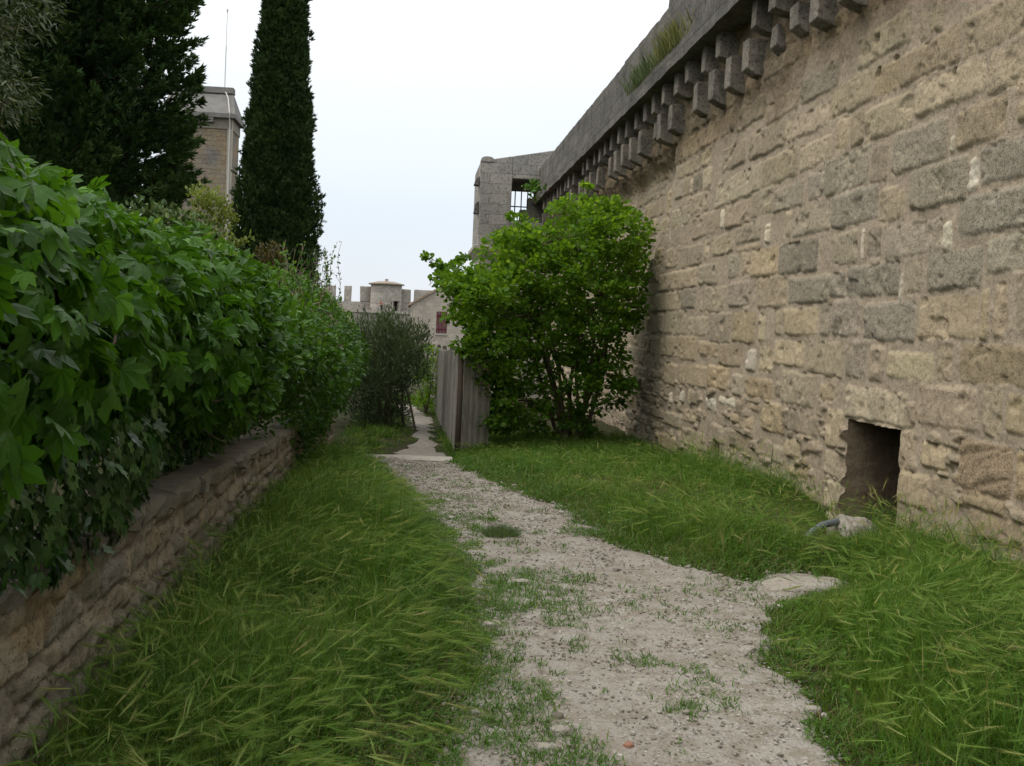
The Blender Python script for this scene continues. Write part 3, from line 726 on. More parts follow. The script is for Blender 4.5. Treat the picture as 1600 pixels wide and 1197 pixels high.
# short turf: path edges and thin patches on the gravel
def dens_edge(x, y):
    sd = path_sd(x, y); left = np.interp(y, [2, 6, 9, 12, 15], [.1, .32, .26, -.15, -.6])
    patch = sst(.44, .56, fbm(x*3.1, y*2.0, 4, 56))*sst(1.05, .1, x-left)*(y < 11)
    patch2 = sst(.60, .70, fbm(x*3.5, y*2.4, 4, 57))*.35
    return np.where(sd > .05, np.maximum(patch, patch2)*.75, np.clip(1.2+sd*1.1, 0, 1))*(sd > -.9)
x, y = scatter(34000, -.9, 3.6, 1.6, 15, dens_edge)
x, y = tuftx(len(x), x, y, 5, .016)
x2, y2 = scatter(16000, -.4, 1.5, 1.6, 9.5, lambda x, y: dens_edge(x, y)*(path_sd(x, y) > 0))
x2, y2 = tuftx(len(x2), x2, y2, 7, .018)
x, y = np.r_[x, x2], np.r_[y, y2]
sd = path_sd(x, y)
mb = MB()
blades(mb, x, y, rng.uniform(.015, .06, len(x))*(1+.9*sst(.05, -.15, sd)), .0058*rng.uniform(.7, 1.4, len(x))*(1+.03*y), rng.uniform(0, 6.28, len(x)), rng.uniform(.1, .9, len(x)), rng.uniform(0, .8, len(x)),
       np.clip(rng.normal(.45, .25, len(x)), 0, 1), 2, zoff=.012)
tag(mb.build('short_grass', GRASS_SHORT), 'thin short turf growing in patches on the gravel and along its edges', 'grass', kind='stuff')
# dried thatch under the blades
def dth(x, y): return np.where(path_sd(x, y) > .0, 0, .9)*np.where((x < -1.21) | (x > 4.3), 0, 1)
x, y = scatter(30000, -1.23, 4.36, 2.2, 13, dth)
mb = MB(); blades(mb, x, y, rng.uniform(.08, .2, len(x)), np.full(len(x), .004), rng.uniform(0, 6.28, len(x)), rng.uniform(.6, 1.2, len(x)), rng.uniform(.4, 1.2, len(x)), rng.uniform(0, 1, len(x)), 2)
tag(mb.build('dry_grass', leaf_mat('dry_thatch', [(0., (.10, .085, .03)), (.6, (.20, .165, .07)), (1., (.34, .28, .15))], .2, .8, .1)), 'old straw coloured blades lying low inside the tall grass', 'grass', kind='stuff')
# sparse upright grasses against the rampart foot
def dwall(x, y): return sst(2.9, 4.1, x)*np.where(x > 4.31, 0, 1)*np.clip(.25+1.5*(fbm(x*2, y*1.6, 3, 62)-.4), .05, 1)*np.where((np.abs(y-10.3) < .75), .12, 1)
x, y = scatter(5200, 2.9, 4.32, 5.4, 14.5, dwall); x, y = tuftx(len(x), x, y, 4, .03); n = len(x)
mb = MB(); T, D = blades(mb, x, y, rng.uniform(.16, .52, n)*np.where(y > 9.5, 1, .85), .0036*rng.uniform(.6, 1.4, n)*(1+.03*y), rng.uniform(0, 6.28, n), rng.uniform(.0, .35, n), rng.uniform(.05, .7, n), np.clip(rng.normal(.5, .2, n), 0, .95), 4)
o = tag(mb.build('wall_grass', GRASS_TALL), 'sparse upright wild grasses standing against the foot of the rampart wall', 'grass', kind='stuff')
q = rng.random(n) < .22; mb = MB(); heads(mb, T[q], D[q], rng.uniform(.08, .14, q.sum()), rng.uniform(.2, 1, q.sum())); mb.build('seed_heads', HEADM, o)
# the single blue-green cushion on the path
c = on_ground(783, 836); n = 1000
a = rng.uniform(0, 6.28, n); q = np.sqrt(rng.random(n))
x, y = c[0]+np.cos(a)*q*.135, c[1]+np.sin(a)*q*.12
mb = MB(); blades(mb, x, y, .17*(1-.5*q)*rng.uniform(.7, 1.1, n), np.full(n, .004), a+rng.normal(0, .5, n), .08+.42*q, rng.uniform(0, .3, n), rng.random(n), 3)
tag(mb.build('grass_tuft', leaf_mat('blue_green_blades', [(0., (.07, .125, .055)), (1., (.16, .23, .12))], .4, .6, .1)), 'dense blue-green cushion tuft standing alone on the gravel path', 'grass tuft')

# low broad-leaved ground cover along the path edges and the right bank
def dcov(x, y):
    sd = path_sd(x, y); return np.where(sd > .03, 0, np.clip(1.0+sd*.8, .15, 1))*sst(.40, .58, fbm(x*1.2, y*1.2, 3, 59))*np.where((x < -1.15) | (x > 4.3), 0, 1)
x, y = scatter(52000, -1.15, 4.3, 2.2, 16, dcov); n = len(x)
mb = MB(); D = norm(np.stack([rng.normal(0, 1, n), rng.normal(0, 1, n), rng.uniform(0, .6, n)], -1))
mb.inst(COVER, frames(D, norm(np.stack([rng.normal(0, .4, n), rng.normal(0, .4, n), np.ones(n)], -1)))*rng.uniform(.018, .045, n)[:, None, None], np.stack([x, y, G(x, y)+rng.uniform(.01, .15, n)*sst(0, .35, -path_sd(x, y))+.012], -1), np.clip(.5+.9*(fbm(x*2, y*2, 3, 60)-.5)+rng.normal(0, .2, n), 0, 1))
tag(mb.build('ground_cover', leaf_mat('cover_leaf', [(0., (.03, .08, .01)), (.6, (.075, .165, .015)), (1., (.15, .25, .03))], .35, .5, .2)), 'small broad-leaved weeds growing through the grass beside the path', 'weeds', kind='stuff')

# flowering weed stalks standing above the grass
WEED = leaf_mat('weed_leaf', [(0., (.06, .11, .02)), (1., (.14, .21, .05))], .25, .5, .3)
def stalk(label, x, y, h, az, bend, nl, dry=False, spike=True):
    z0 = float(G(x, y)); k = np.linspace(0, 1, 9)
    P = np.stack([x+math.cos(az)*bend*k**2, y+math.sin(az)*bend*k**2, z0+h*k], -1)
    tn = thing('weed_stalk', label, 'weed', (x, y, z0))
    MB().tube(P, np.interp(k, [0, 1], [.005, .0022]), 5).build('stem', WEED, tn, smooth=True)
    mb = MB(); q = np.linspace(.12, .97, nl)
    PP = np.stack([np.interp(q, k, P[:, j]) for j in range(3)], -1); a = np.arange(nl)*2.4
    D = norm(np.stack([np.cos(a), np.sin(a), .5+.6*q], -1)); M = frames(D, np.tile([0., 0, 1], (nl, 1)))
    M = M*(np.interp(q, [0, .5, 1], [.085, .06, .016]))[:, None, None]
    mb.inst(LANCE, M, PP, rng.random(nl)); mb.build('leaves', WEED, tn)
    if spike:
        mb = MB(); n = 110; q = rng.uniform(.72, 1., n); PP = np.stack([np.interp(q, k, P[:, j]) for j in range(3)], -1); a = rng.uniform(0, 6.28, n)
        D = norm(np.stack([np.cos(a), np.sin(a), rng.uniform(.2, 1, n)], -1)); mb.inst(LANCE, frames(D, np.tile([0., 0, 1], (n, 1)))*np.interp(q, [.72, 1], [.030, .014])[:, None, None], PP, rng.random(n))
        mb.build('flower_spike', WEED if not dry else HEADM, tn)

def palmate():
    V = []; F = []; tt = []
    for k, (a, l) in enumerate(((-78, .62), (-38, .88), (0, 1.), (38, .88), (78, .62))):
        v = LEAFLET[0]*l; ca, sa = math.cos(R(a)), math.sin(R(a))
        r_ = np.stack([v[:, 0]*ca+v[:, 1]*sa, -v[:, 0]*sa+v[:, 1]*ca, v[:, 2]+.02*k], -1)
        F.append(LEAFLET[1]+len(LEAFLET[0])*k); V.append(r_)
    return np.concatenate(V), np.concatenate(F)
PALM = palmate()
def round_leaf(n=9):
    V = [(0, .45, -.05)]; a = np.linspace(-math.pi*.5+.25, math.pi*1.5-.25, n)
    for q in a: V.append((.5*math.cos(q), .48+.5*math.sin(q), .09*abs(math.cos(q))))
    return np.array(V), np.array([(0, k, k+1) for k in range(1, n)]+[(0, n, 1)])
ROUND = round_leaf()
def ivy_leaf():
    P = [(0, .05), (-.28, -.05), (-.42, .22), (-.24, .34), (-.36, .62), (-.13, .62), (0, 1.), (.13, .62), (.36, .62), (.24, .34), (.42, .22), (.28, -.05)]
    V = [(0, .35, .0)]+[(x, y, .10*abs(x)-.1*y*y) for x, y in P]; n = len(P)
    return np.array(V), np.array([(0, k, k % n+1) for k in range(1, n+1)])
IVY = ivy_leaf()
def spray_tpl(n=5, sp=.55, w_=.10, seed=0):
    rr = np.random.default_rng(seed); V = []; F = []
    for k in range(n):
        a = rr.uniform(0, 6.28); s_ = rr.uniform(.1, sp); d = norm(np.array([math.cos(a)*s_, 1, math.sin(a)*s_])); l = rr.uniform(.6, 1.)
        sd_ = norm(np.cross(d, rr.normal(0, 1, 3)))*w_*l; b = len(V); y0 = rr.uniform(0, .25)
        o_ = np.array([0, y0, 0]); V += [o_, o_+d*l*.5+sd_, o_+d*l, o_+d*l*.5-sd_]; F.append((b, b+1, b+2, b+3))
    return np.array(V), np.array(F)
SPRAY = [spray_tpl(6, .6, .11, k) for k in range(3)]
p = on_ground(1200, 800); stalk('slim weed stalk in the grass left of the wall opening', p[0], p[1], .62, 1., .05, 12)
p = on_ground(1405, 935); stalk('dark budded weed stalk rising in front of the wall opening', p[0], p[1], .36, 0., .09, 10)
p = on_ground(1555, 990); stalk('thin bare stalk bending left at the right edge of the tall grass', p[0], p[1], .62, 2.6, .20, 5, spike=False)
p = on_ground(1512, 975); stalk('two-leaved wiry weed stalk leaning left against the rampart foot', p[0], p[1], .55, 2.9, .16, 4, True)
# ------------------------------------------------------------------ shrubs, climbers, trees
BARK = plain_mat('bark', (.10, .078, .055), .95, .4, 22, .1, .7)
TWIG = plain_mat('bare_twigs', (.20, .155, .11), .9, .3, 30, .1, .4)
def rvec(n): return norm(rng.normal(0, 1, (n, 3)))
def place(mb, T, P, D, N, size, rnd):
    mb.inst(T, frames(D, N)*np.asarray(size)[:, None, None], P, rnd)
def branch(mb, a, b, r0, r1, wob=.08, n=7, sides=5):
    a, b = np.array(a, float), np.array(b, float); k = np.linspace(0, 1, n)[:, None]; L_ = np.linalg.norm(b-a)
    P = a+(b-a)*k+np.sin(k*math.pi)*rng.normal(0, wob*L_, 3)+np.sin(k*2*math.pi)*rng.normal(0, wob*.5*L_, 3)
    mb.tube(P, np.linspace(r0, r1, n), sides, cap=False); return P

# --- low garden wall (rubble face, coping stones)
LX = -1.25
def lw_top(y): return np.interp(y, [0, 4.2, 11.5, 20], [.77, .75, .48, .12])
lw = thing('garden_wall', 'low rough stone wall with coping slabs along the left grass strip, overhung by creepers', 'wall', (LX-.2, 10, 0))
ss = [1.2]
while ss[-1] < 18.5: ss.append(ss[-1]+.016*max(1, ss[-1]/5)**1.2)
ss = np.array(ss); zz = np.arange(-.85, .80, .014)
rb = []; zc = -.9
r = np.random.default_rng(77)
while zc < .80:
    hh = r.uniform(.08, .17); q = 1.1
    while q < 18.7:
        wd = r.uniform(.10, .38); tn = int(r.choice([0, 1, 3, 4], p=[.4, .2, .2, .2]))
        rb.append((q, q+wd-.02, zc+r.uniform(-.02, .02), zc+hh-.012+r.uniform(-.02, .02), r.uniform(.012, .040), tuple(np.array(TONE[tn][0])*np.array([.74, .78, .83])), TONE[tn][1], r.uniform(-.06, .06))); q += wd
    zc += hh
Sx, Zx = np.meshgrid(ss, zz); Hx = (fbm(Sx*9, Zx*9, 4, 91)-.5)*.045; Cx = MORTAR*np.array([.60, .62, .65])*np.ones(Sx.shape+(3,)); Lx = np.full(Sx.shape, .5)
paint(ss, zz, rb, Hx, Cx, Lx, wob=.024, fs=11., edge=.012)
och = sst(.60, .72, fbm(Sx*1.9, Zx*3.1, 4, 92))*sst(6.8, 4, Sx); Cx = Cx*(1-och[..., None]*.5)+np.array([.30, .19, .08])*och[..., None]*.5
Zc = np.minimum(Zx, lw_top(Sx)-.085)
n = len(ss); i = np.arange(len(zz)-1)[:, None]*n+np.arange(n-1)[None]
MB().add(np.stack([LX+Hx, Sx, Zc], -1).reshape(-1, 3), np.stack([i, i+1, i+n+1, i+n], -1).reshape(-1, 4), tt=Lx.ravel()).build('rubble_face', WALLM, lw, smooth=True, col=np.concatenate([Cx, np.ones(Sx.shape)[..., None]], -1).reshape(-1, 4))
mb = MB()
ky = np.arange(1.2, 18.6, .5)
V = np.array([[x, y, z] for y in ky for x, z in ((LX-.06, -.9), (LX-.06, lw_top(y)-.09), (LX-.36, lw_top(y)-.09), (LX-.36, -.9))]); n = len(ky); i = np.arange(n-1)[:, None]*4; j = np.arange(4)[None]
mb.add(V, np.stack([i+j, i+(j+1) % 4, i+4+(j+1) % 4, i+4+j], -1).reshape(-1, 4)); mb.build('wall_core', SOIL, lw)
COPE = stone_mat('coping_stone', (.26, .235, .19), (.19, .178, .15), (.30, .235, .12), sc=3.2, bump=1.)
q = 1.3
while q < 17.8:
    ln = r.uniform(.42, .8); y0, y1 = q, q+ln-.012
    nn = 7; V = []
    for yy in np.linspace(y0, y1, nn):
        zt = lw_top(yy)+r.uniform(-.006, .006); o_ = r.uniform(-.01, .01)
        V += [(LX+.035+o_, yy, zt-.09), (LX+.045+o_, yy, zt-.03), (LX+.02+o_, yy, zt), (LX-.15, yy, zt+.012), (LX-.37, yy, zt), (LX-.38, yy, zt-.09)]
    i = np.arange(nn-1)[:, None]*6; j = np.arange(6)[None]
    mb = MB().add(np.array(V)+rng.normal(0, .009, (len(V), 3)), np.stack([i+j, i+6+j, i+6+(j+1) % 6, i+(j+1) % 6], -1).reshape(-1, 4))
    mb.i += [np.arange(6), (nn-1)*6+np.arange(6)[::-1]]; mb.z += [np.array([6]), np.array([6])]
    mb.build('coping_stone', COPE, lw); q += ln

# --- hanging mass profiles: closed curve in x,z swept along y
def mass_surface(n, prof, y0, y1, bulge, seed, tb=None, off=(-.3, .07)):
    """random points on a swept profile; returns points, outward normals, t, y"""
    pr = np.array(prof, float); sl = np.r_[0, np.cumsum(np.hypot(*np.diff(pr, axis=0).T))]; sl /= sl[-1]
    t_ = rng.random(n) if tb is None else rng.beta(*tb, n); y = rng.uniform(y0, y1, n)
    x = np.interp(t_, sl, pr[:, 0]); z = np.interp(t_, sl, pr[:, 1]); e = .01
    tx = np.interp(t_+e, sl, pr[:, 0])-np.interp(t_-e, sl, pr[:, 0]); tz = np.interp(t_+e, sl, pr[:, 1])-np.interp(t_-e, sl, pr[:, 1])
    Nn = norm(np.stack([tz, 0*tx, -tx], -1))
    b = (fbm(y*.9+seed, t_*3.3+seed, 3, seed)-.5)*bulge+(fbm(y*3.1, t_*9, 3, seed+5)-.5)*bulge*.55
    d = off[0]+(off[1]-off[0])*rng.random(n)**.55
    P = np.stack([x, y, z], -1)+Nn*(b+d)[:, None]
    return P, Nn, t_, y
def lumpy_core(name, prof, y0, y1, bulge, seed, mt, parent, inset, ends=.5):
    pr = np.array(prof, float); yy = np.arange(y0, y1, .16); m_ = 26
    sl = np.r_[0, np.cumsum(np.hypot(*np.diff(pr, axis=0).T))]; sl /= sl[-1]; t_ = np.linspace(0, 1, m_)
    T_, Y_ = np.meshgrid(t_, yy); x = np.interp(T_, sl, pr[:, 0]); z = np.interp(T_, sl, pr[:, 1]); e = .01
    tx = np.interp(T_+e, sl, pr[:, 0])-np.interp(T_-e, sl, pr[:, 0]); tz = np.interp(T_+e, sl, pr[:, 1])-np.interp(T_-e, sl, pr[:, 1])
    Nn = norm(np.stack([tz, 0*tx, -tx], -1)); b = (fbm(Y_*.9+seed, T_*3.3+seed, 3, seed)-.5)*bulge-inset+(fbm(Y_*4, T_*14, 3, seed+9)-.5)*.16
    P = np.stack([x, Y_, z], -1)+Nn*b[..., None]
    if seed == 121: P[..., 2] -= hdrop(Y_, P[..., 2])
    i = np.arange(len(yy)-1)[:, None]*m_+np.arange(m_-1)[None]
    MB().add(P.reshape(-1, 3), np.stack([i, i+1, i+m_+1, i+m_], -1).reshape(-1, 4)).build(name, mt, parent, smooth=True)
SHADECORE = plain_mat('core_shade', (.026, .022, .015), .95, .5, 18, .05, 1.)  # near-black core stops see-through; its tone paints the shade inside the foliage
UP = np.array([0, 0, 1.])

# Virginia creeper
def near85(p): return [(x*.85, 1.62+.85*(z-1.62)) for x, z in p]
VC = near85([(-1.62, .98), (-1.38, 1.06), (-1.22, 1.24), (-1.12, 1.45), (-1.20, 1.75), (-1.42, 2.02), (-1.85, 2.16), (-2.9, 2.15)])
cr = thing('virginia_creeper', 'bright green creeper with five-fingered leaves hanging over the near end of the low wall', 'climbing plant', (-1.7, 4.5, .5))
CREEP = leaf_mat('creeper_leaf', [(0., (.020, .066, .006)), (.45, (.044, .124, .009)), (.8, (.082, .20, .013)), (1., (.12, .28, .018))], .34, .48, .2, tcol=1.6)
n = 8200
P, Nn, tq, yq = mass_surface(n, VC, 1.1, 7.9, .36, 101, (1.25, 1.0), (-.34, .06))
ok = rng.random(n) < np.clip(1.35-.12*np.maximum(yq-6.2, 0)*5, 0, 1); P, Nn, tq, yq = P[ok], Nn[ok], tq[ok], yq[ok]; n = len(P)
D = norm(-UP*(.95-.55*tq[:, None])+Nn*.45+rng.normal(0, .52, (n, 3))); N_ = norm(Nn*.7+UP*.65+rng.normal(0, .42, (n, 3)))
place(mbc := MB(), PALM, P, D, N_, .042+.078*rng.random(n)**.8, np.clip(rng.normal(.22+.45*tq, .2, n), 0, 1))  # leaf colour darkens downwards, painting in the shade of the lower creeper
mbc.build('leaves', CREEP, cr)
mb = MB()
for k in range(34):
    P, Nn, tq, yq = mass_surface(2, VC, 1.3, 7.2, .36, 101, None, (-.25, .0)); branch(mb, P[0], P[0]+np.array([rng.normal(0, .1), rng.normal(0, .5), -rng.uniform(.1, .45)]), .006, .002, .12)
mb.build('vine', BARK, cr)
lumpy_core('shade_core', VC, 1.0, 8.0, .36, 101, SHADECORE, cr, .32)
# ivy under the creeper
iv = thing('ivy', 'dark glossy ivy trailing down over the low wall below the creeper', 'climbing plant', (-1.5, 6, .6))
IVM = leaf_mat('ivy_leaf', [(0., (.010, .034, .007)), (.6, (.026, .074, .012)), (1., (.055, .130, .022))], .2, .38, .3)
IV = near85([(-1.45, .45), (-1.41, .60), (-1.36, .76), (-1.32, 1.0), (-1.34, 1.4)])
n = 5600
P, Nn, tq, yq = mass_surface(n, IV, 1.6, 10.6, .18, 111, (1.1, 1.5), (-.12, .05))
P[:, 0] -= .24*sst(4.6, 6., P[:, 1]); ok = P[:, 2] > lw_top(P[:, 1])-.34*(fbm(P[:, 1]*1.3, P[:, 1]*0+2, 3, 112)-.40); P, Nn = P[ok], Nn[ok]; n = len(P)
place(mb := MB(), IVY, P, norm(-UP+Nn*.35+rng.normal(0, .4, (n, 3))), norm(Nn+UP*.3+rng.normal(0, .35, (n, 3))), rng.uniform(.04, .085, n)*(1+.03*P[:, 1]), rng.random(n)); mb.build('leaves', IVM, iv)

# clipped-looking mixed hedge further along
HG = near85([(-1.78, .52), (-1.60, .74), (-1.32, 1.0), (-1.14, 1.30), (-1.20, 1.72), (-1.44, 2.08), (-1.9, 2.24), (-3.0, 2.2)])
hg = thing('overgrown_hedge', 'long overgrown hedge of small bright leaves between the creeper and the dark bush', 'hedge', (-1.7, 14, .2))
HGM = leaf_mat('hedge_leaf', [(0., (.020, .066, .008)), (.5, (.052, .140, .013)), (.85, (.095, .215, .022)), (1., (.17, .29, .055))], .38, .42, .28)
n = 56000
P, Nn, tq, yq = mass_surface(n, HG, 6.8, 17.7, .47, 121, (1.4, 1.0), (-.38, .10))
hol = np.exp(-((yq-14)/2.0)**2-((tq-.36)/.20)**2)
def hdrop(y, z): return np.interp(y, [6, 7.2, 9, 11, 13.6, 18], [.0, .08, .30, .25, .10, .17])*sst(1.0, 1.8, z)
P[:, 2] -= hdrop(yq, P[:, 2])
lowk = sst(10.8, 12.4, yq)*(1-tq)**2; P[:, 2] -= .62*lowk; P[:, 0] += .26*lowk
ok = rng.random(n) > hol*.85
endk = np.clip((17.7-yq)/.8, 0, 1); P[:, 0] -= (1-endk)*.45*(1-tq); P, Nn, tq, yq = P[ok], Nn[ok], tq[ok], yq[ok]; n = len(P)
clump = fbm(yq*2.1, tq*9, 3, 125)
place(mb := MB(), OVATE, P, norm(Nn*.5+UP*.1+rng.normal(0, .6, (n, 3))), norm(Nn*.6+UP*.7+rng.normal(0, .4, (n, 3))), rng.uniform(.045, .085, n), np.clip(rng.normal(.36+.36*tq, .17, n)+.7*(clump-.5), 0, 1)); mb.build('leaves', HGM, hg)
mb = MB()
for k in range(110):
    y = max(11.2, rng.normal(13.6, 1.6)); P, Nn, tq, yq = mass_surface(1, HG, y, y+.01, .47, 121, (3, 3), (-.25, .03)); p0 = P[0]
    branch(mb, p0, p0+np.array([rng.normal(0, .12), rng.normal(0, .3), rng.uniform(-.7, .1)]), .006, .003, .2)
mb.build('vine_undergrowth', TWIG, hg)
HG2 = HG
lumpy_core('shade_core', HG, 6.8, 17.5, .47, 121, SHADECORE, hg, .38)
# loose sprigs sticking out of the hedge top
mb = MB(); ml = MB()
for k in range(26):
    y = rng.uniform(10.2, 17.4); x = rng.uniform(-1.5, -1.1); z = 2.1-float(hdrop(y, 2.2)); h = rng.uniform(.15, .6)*(1.5 if y > 15 else 1)
    p1 = np.array([x+rng.normal(0, .1), y+rng.normal(0, .15), z+h]); Pq = branch(mb, (x, y, z-.2), p1, .005, .002, .1)
    nn = 14; f = rng.uniform(.35, 1, nn); PP = np.stack([np.interp(f, np.linspace(0, 1, len(Pq)), Pq[:, j]) for j in range(3)], -1)
    place(ml, OVATE, PP, norm(rvec(nn)+UP*.4), rvec(nn), rng.uniform(.035, .07, nn), rng.random(nn))
mb.build('sprig_undergrowth', TWIG, hg); ml.build('sprig_leaves', HGM, hg)

# generic crown from clump centres
def clumps(mb, T, Cn, rad, per, size, rnd_mean, outward, up=.3, flat=.7, rsd=.18, droop=0.):
    n = len(Cn)*per; c = np.repeat(Cn, per, 0); o_ = rvec(n)*(rng.random(n)**.45)[:, None]*np.repeat(np.broadcast_to(rad, (len(Cn),)), per)[:, None]; o_[:, 2] *= flat
    P = c+o_; ow = np.repeat(outward, per, 0)
    D = norm(ow*.5+norm(o_)*.5+UP*(up-droop)+rng.normal(0, .45, (n, 3))); N_ = norm(UP*.8+norm(o_)*.5+rng.normal(0, .4, (n, 3)))
    place(mb, T, P, D, N_, rng.uniform(size[0], size[1], n), np.clip(np.repeat(rnd_mean, per)+rng.normal(0, rsd, n), 0, 1))
def inside_poly(px, py, poly): return seg_sd(px, py, poly) > 0

# leafy shrub against the rampart
SIL = [(660, 402), (690, 414), (712, 398), (738, 408), (752, 372), (790, 352), (800, 333), (850, 327), (872, 305), (915, 287), (945, 302), (1003, 300), (1024, 330), (1020, 400), (1016, 450), (1002, 520), (990, 562), (1004, 575), (1028, 590), (1018, 622), (970, 640), (945, 652), (950, 690), (880, 702), (800, 692), (762, 682), (745, 640), (735, 600), (722, 560), (702, 540), (690, 490), (672, 450)]
sh = thing('leafy_shrub', 'large bright green many-stemmed shrub with round leaves growing against the rampart', 'shrub', (2.95, 19.7, -.54))
SHM = leaf_mat('round_leaf', [(0., (.045, .115, .010)), (.45, (.105, .215, .018)), (.8, (.17, .31, .03)), (1., (.26, .40, .06))], .5, .5, .2, tcol=1.6)
BASE = np.array([2.95, 19.7, -.54])
n = 26000; Cn = np.stack([rng.uniform(.2, 4.3, n), rng.uniform(16.6, 21.2, n), rng.uniform(-.4, 4.3, n)], -1)
px, py = proj(Cn); sdv = seg_sd(px, py, SIL)
half = np.clip(sdv/70, 0, 1)**.6*1.7
ok = (sdv > 11) & (np.abs(Cn[:, 1]-(19.7-1.75*sst(870, 745, px))) < half*.85+.12) & (Cn[:, 0] < 4.24)
front = (19.7-Cn[:, 1])/np.maximum(half, .2)
low = (py > 560) & (px > 800) & (px < 975)
ok &= rng.random(n) < np.where(low, .33, .5+.35*np.maximum(front, 0)+.25*(sdv < 30))
Cn = Cn[ok]
Cn = np.concatenate([Cn[:700], [at_y(q_, v_, 19.2) for q_, v_ in ((668, 402), (684, 412), (697, 420), (712, 412), (726, 404), (712, 430), (690, 425), (800, 338), (915, 292))]])
ow = norm(Cn-np.array([2.7, 19.7, 1.6])); rm = np.clip(.30+.12*(Cn[:, 2]-1.5)+.25*(fbm(Cn[:, 0]*2, Cn[:, 2]*2, 2, 131)-.5), .1, .75)
clumps(mb := MB(), ROUND, Cn, np.r_[np.full(len(Cn)-9, .22), np.full(9, .12)], 40, (.045, .095), rm, ow, .05, .55); mb.build('leaves', SHM, sh)
mb = MB(); tips = []
for k in range(13):
    a = k/13*6.28+rng.normal(0, .2); sp = rng.uniform(.5, 1.5); top = BASE+np.array([math.cos(a)*sp*1.1-.2, math.sin(a)*sp*.8, rng.uniform(2.0, 3.9)])
    tips.append(branch(mb, BASE+np.array([math.cos(a), math.sin(a), 0])*.14, top, .042, .014, .05, 12, 7))
allp = np.concatenate([q[3:] for q in tips])
for c_ in Cn[::3]:
    j = np.argmin(np.linalg.norm(allp-c_, axis=1)+2*(allp[:, 2] > c_[2])); branch(mb, allp[j], c_, .013, .003, .06, 6, 4)
mb.build('stems', BARK, sh, smooth=True)

# dense grey-green bush at the end of the path
SIL2 = [(548, 520), (565, 492), (585, 497), (600, 482), (625, 492), (640, 505), (655, 508), (672, 520), (668, 545), (672, 575), (655, 600), (640, 620), (634, 655), (600, 672), (556, 668), (535, 640), (530, 580)]
gb = thing('evergreen_bush', 'dark grey-green bush of small upright leaves closing off the left of the far path', 'shrub', (-.55, 22, -.5))
GBM = leaf_mat('evergreen_leaf', [(0., (.035, .055, .02)), (.5, (.075, .108, .045)), (.85, (.135, .17, .085)), (1., (.21, .225, .13))], .2, .5, .3)
n = 9000; Cn = np.stack([rng.uniform(-2.0, .8, n), rng.uniform(20.6, 23.6, n), rng.uniform(-.5, 2.3, n)], -1)
px, py = proj(Cn); sdv = seg_sd(px, py, SIL2); ok = (sdv > 2) & (np.abs(Cn[:, 1]-22) < np.clip(sdv/40, 0, 1)**.6*1.3+.1); Cn = Cn[ok][:430]
ow = norm(Cn-np.array([-.5, 22, .4])); clumps(mb := MB(), LANCE, Cn, .19, 46, (.06, .11), np.clip(.25+.16*Cn[:, 2]+rng.normal(0, .12, len(Cn)), 0, 1), ow, .9, 1.3); mb.build('leaves', GBM, gb)
mb = MB()
for k in range(16):
    q = Cn[rng.integers(len(Cn))]; branch(mb, (-.55+rng.normal(0, .2), 22+rng.normal(0, .2), -.5), q, .028, .006, .06, 8, 5)
mb.build('stems', BARK, gb)
# small bright sapling behind it, by the fence
sp_ = thing('sapling', 'small light green sapling beside the far fence, just right of the grey-green bush', 'shrub', (.42, 27, -.6))
Cn = np.stack([rng.normal(.40, .16, 60), rng.normal(27, .25, 60), rng.uniform(-.35, 1.1, 60)], -1)
clumps(mb := MB(), OVATE, Cn, .16, 22, (.05, .09), np.full(60, .5), rvec(60), .2); mb.build('leaves', SHM, sp_)
mb = MB()
for k in range(6): branch(mb, (.42, 27, -.62), Cn[k*9], .014, .004, .05)
mb.build('stems', BARK, sp_)

# cypress column
def column(name, label, base, H_, prof, n, mt, size, seed, lean=(0, 0), lump=.24):
    th = thing(name, label, 'tree', base)
    b = np.array(base); k = rng.random(n)**.85; z = k*H_; a = rng.uniform(0, 6.28, n)
    rr = np.interp(k, *zip(*prof)); rr = rr*(1+lump*2*(fbm(a*1.5+seed, z*1.3, 4, seed)-.5)+lump*(fbm(a*5, z*4, 2, seed+3)-.5)*1.6)
    q = rr*(1-.42*rng.random(n)**1.6)
    P = b+np.stack([np.cos(a)*q+lean[0]*k, np.sin(a)*q+lean[1]*k, z], -1)
    o_ = np.stack([np.cos(a), np.sin(a), 0*a], -1)
    cl_ = fbm(a*3, z*2.2, 3, seed+7)
    mb = MB(); kk = rng.integers(0, 3, n)
    for s in range(3):
        m_ = kk == s
        place(mb, SPRAY[s], P[m_], norm(o_[m_]*.42+UP*.9+rng.normal(0, .28, (m_.sum(), 3))), rvec(m_.sum()), rng.uniform(size[0], size[1], m_.sum()), np.clip(.12+.75*(cl_[m_]-.2)+rng.normal(0, .14, m_.sum()), 0, 1))
    mb.build('crown', mt, th)
    zz_ = np.linspace(0, H_, 14)
    MB().tube(np.stack([b[0]+lean[0]*zz_/H_, b[1]+lean[1]*zz_/H_, b[2]+zz_*.97], -1), np.interp(zz_/H_, [0, 1], [.20, .03]), 10).build('trunk', BARK, th, smooth=True)
    aa = np.linspace(0, 6.28, 25)[:-1]; ks = np.linspace(.04, .985, 40)
    V = np.array([[b[0]+lean[0]*q+math.cos(t_)*np.interp(q, *zip(*prof))*(.60+.16*float(vnoise(t_*2, q*20, 5))), b[1]+lean[1]*q+math.sin(t_)*np.interp(q, *zip(*prof))*.66, b[2]+q*H_] for q in ks for t_ in aa])
    i = np.arange(39)[:, None]*24; j = np.arange(24)[None]
    MB().add(V, np.stack([i+j, i+(j+1) % 24, i+24+(j+1) % 24, i+24+j], -1).reshape(-1, 4)).build('inner_foliage', mt, th)
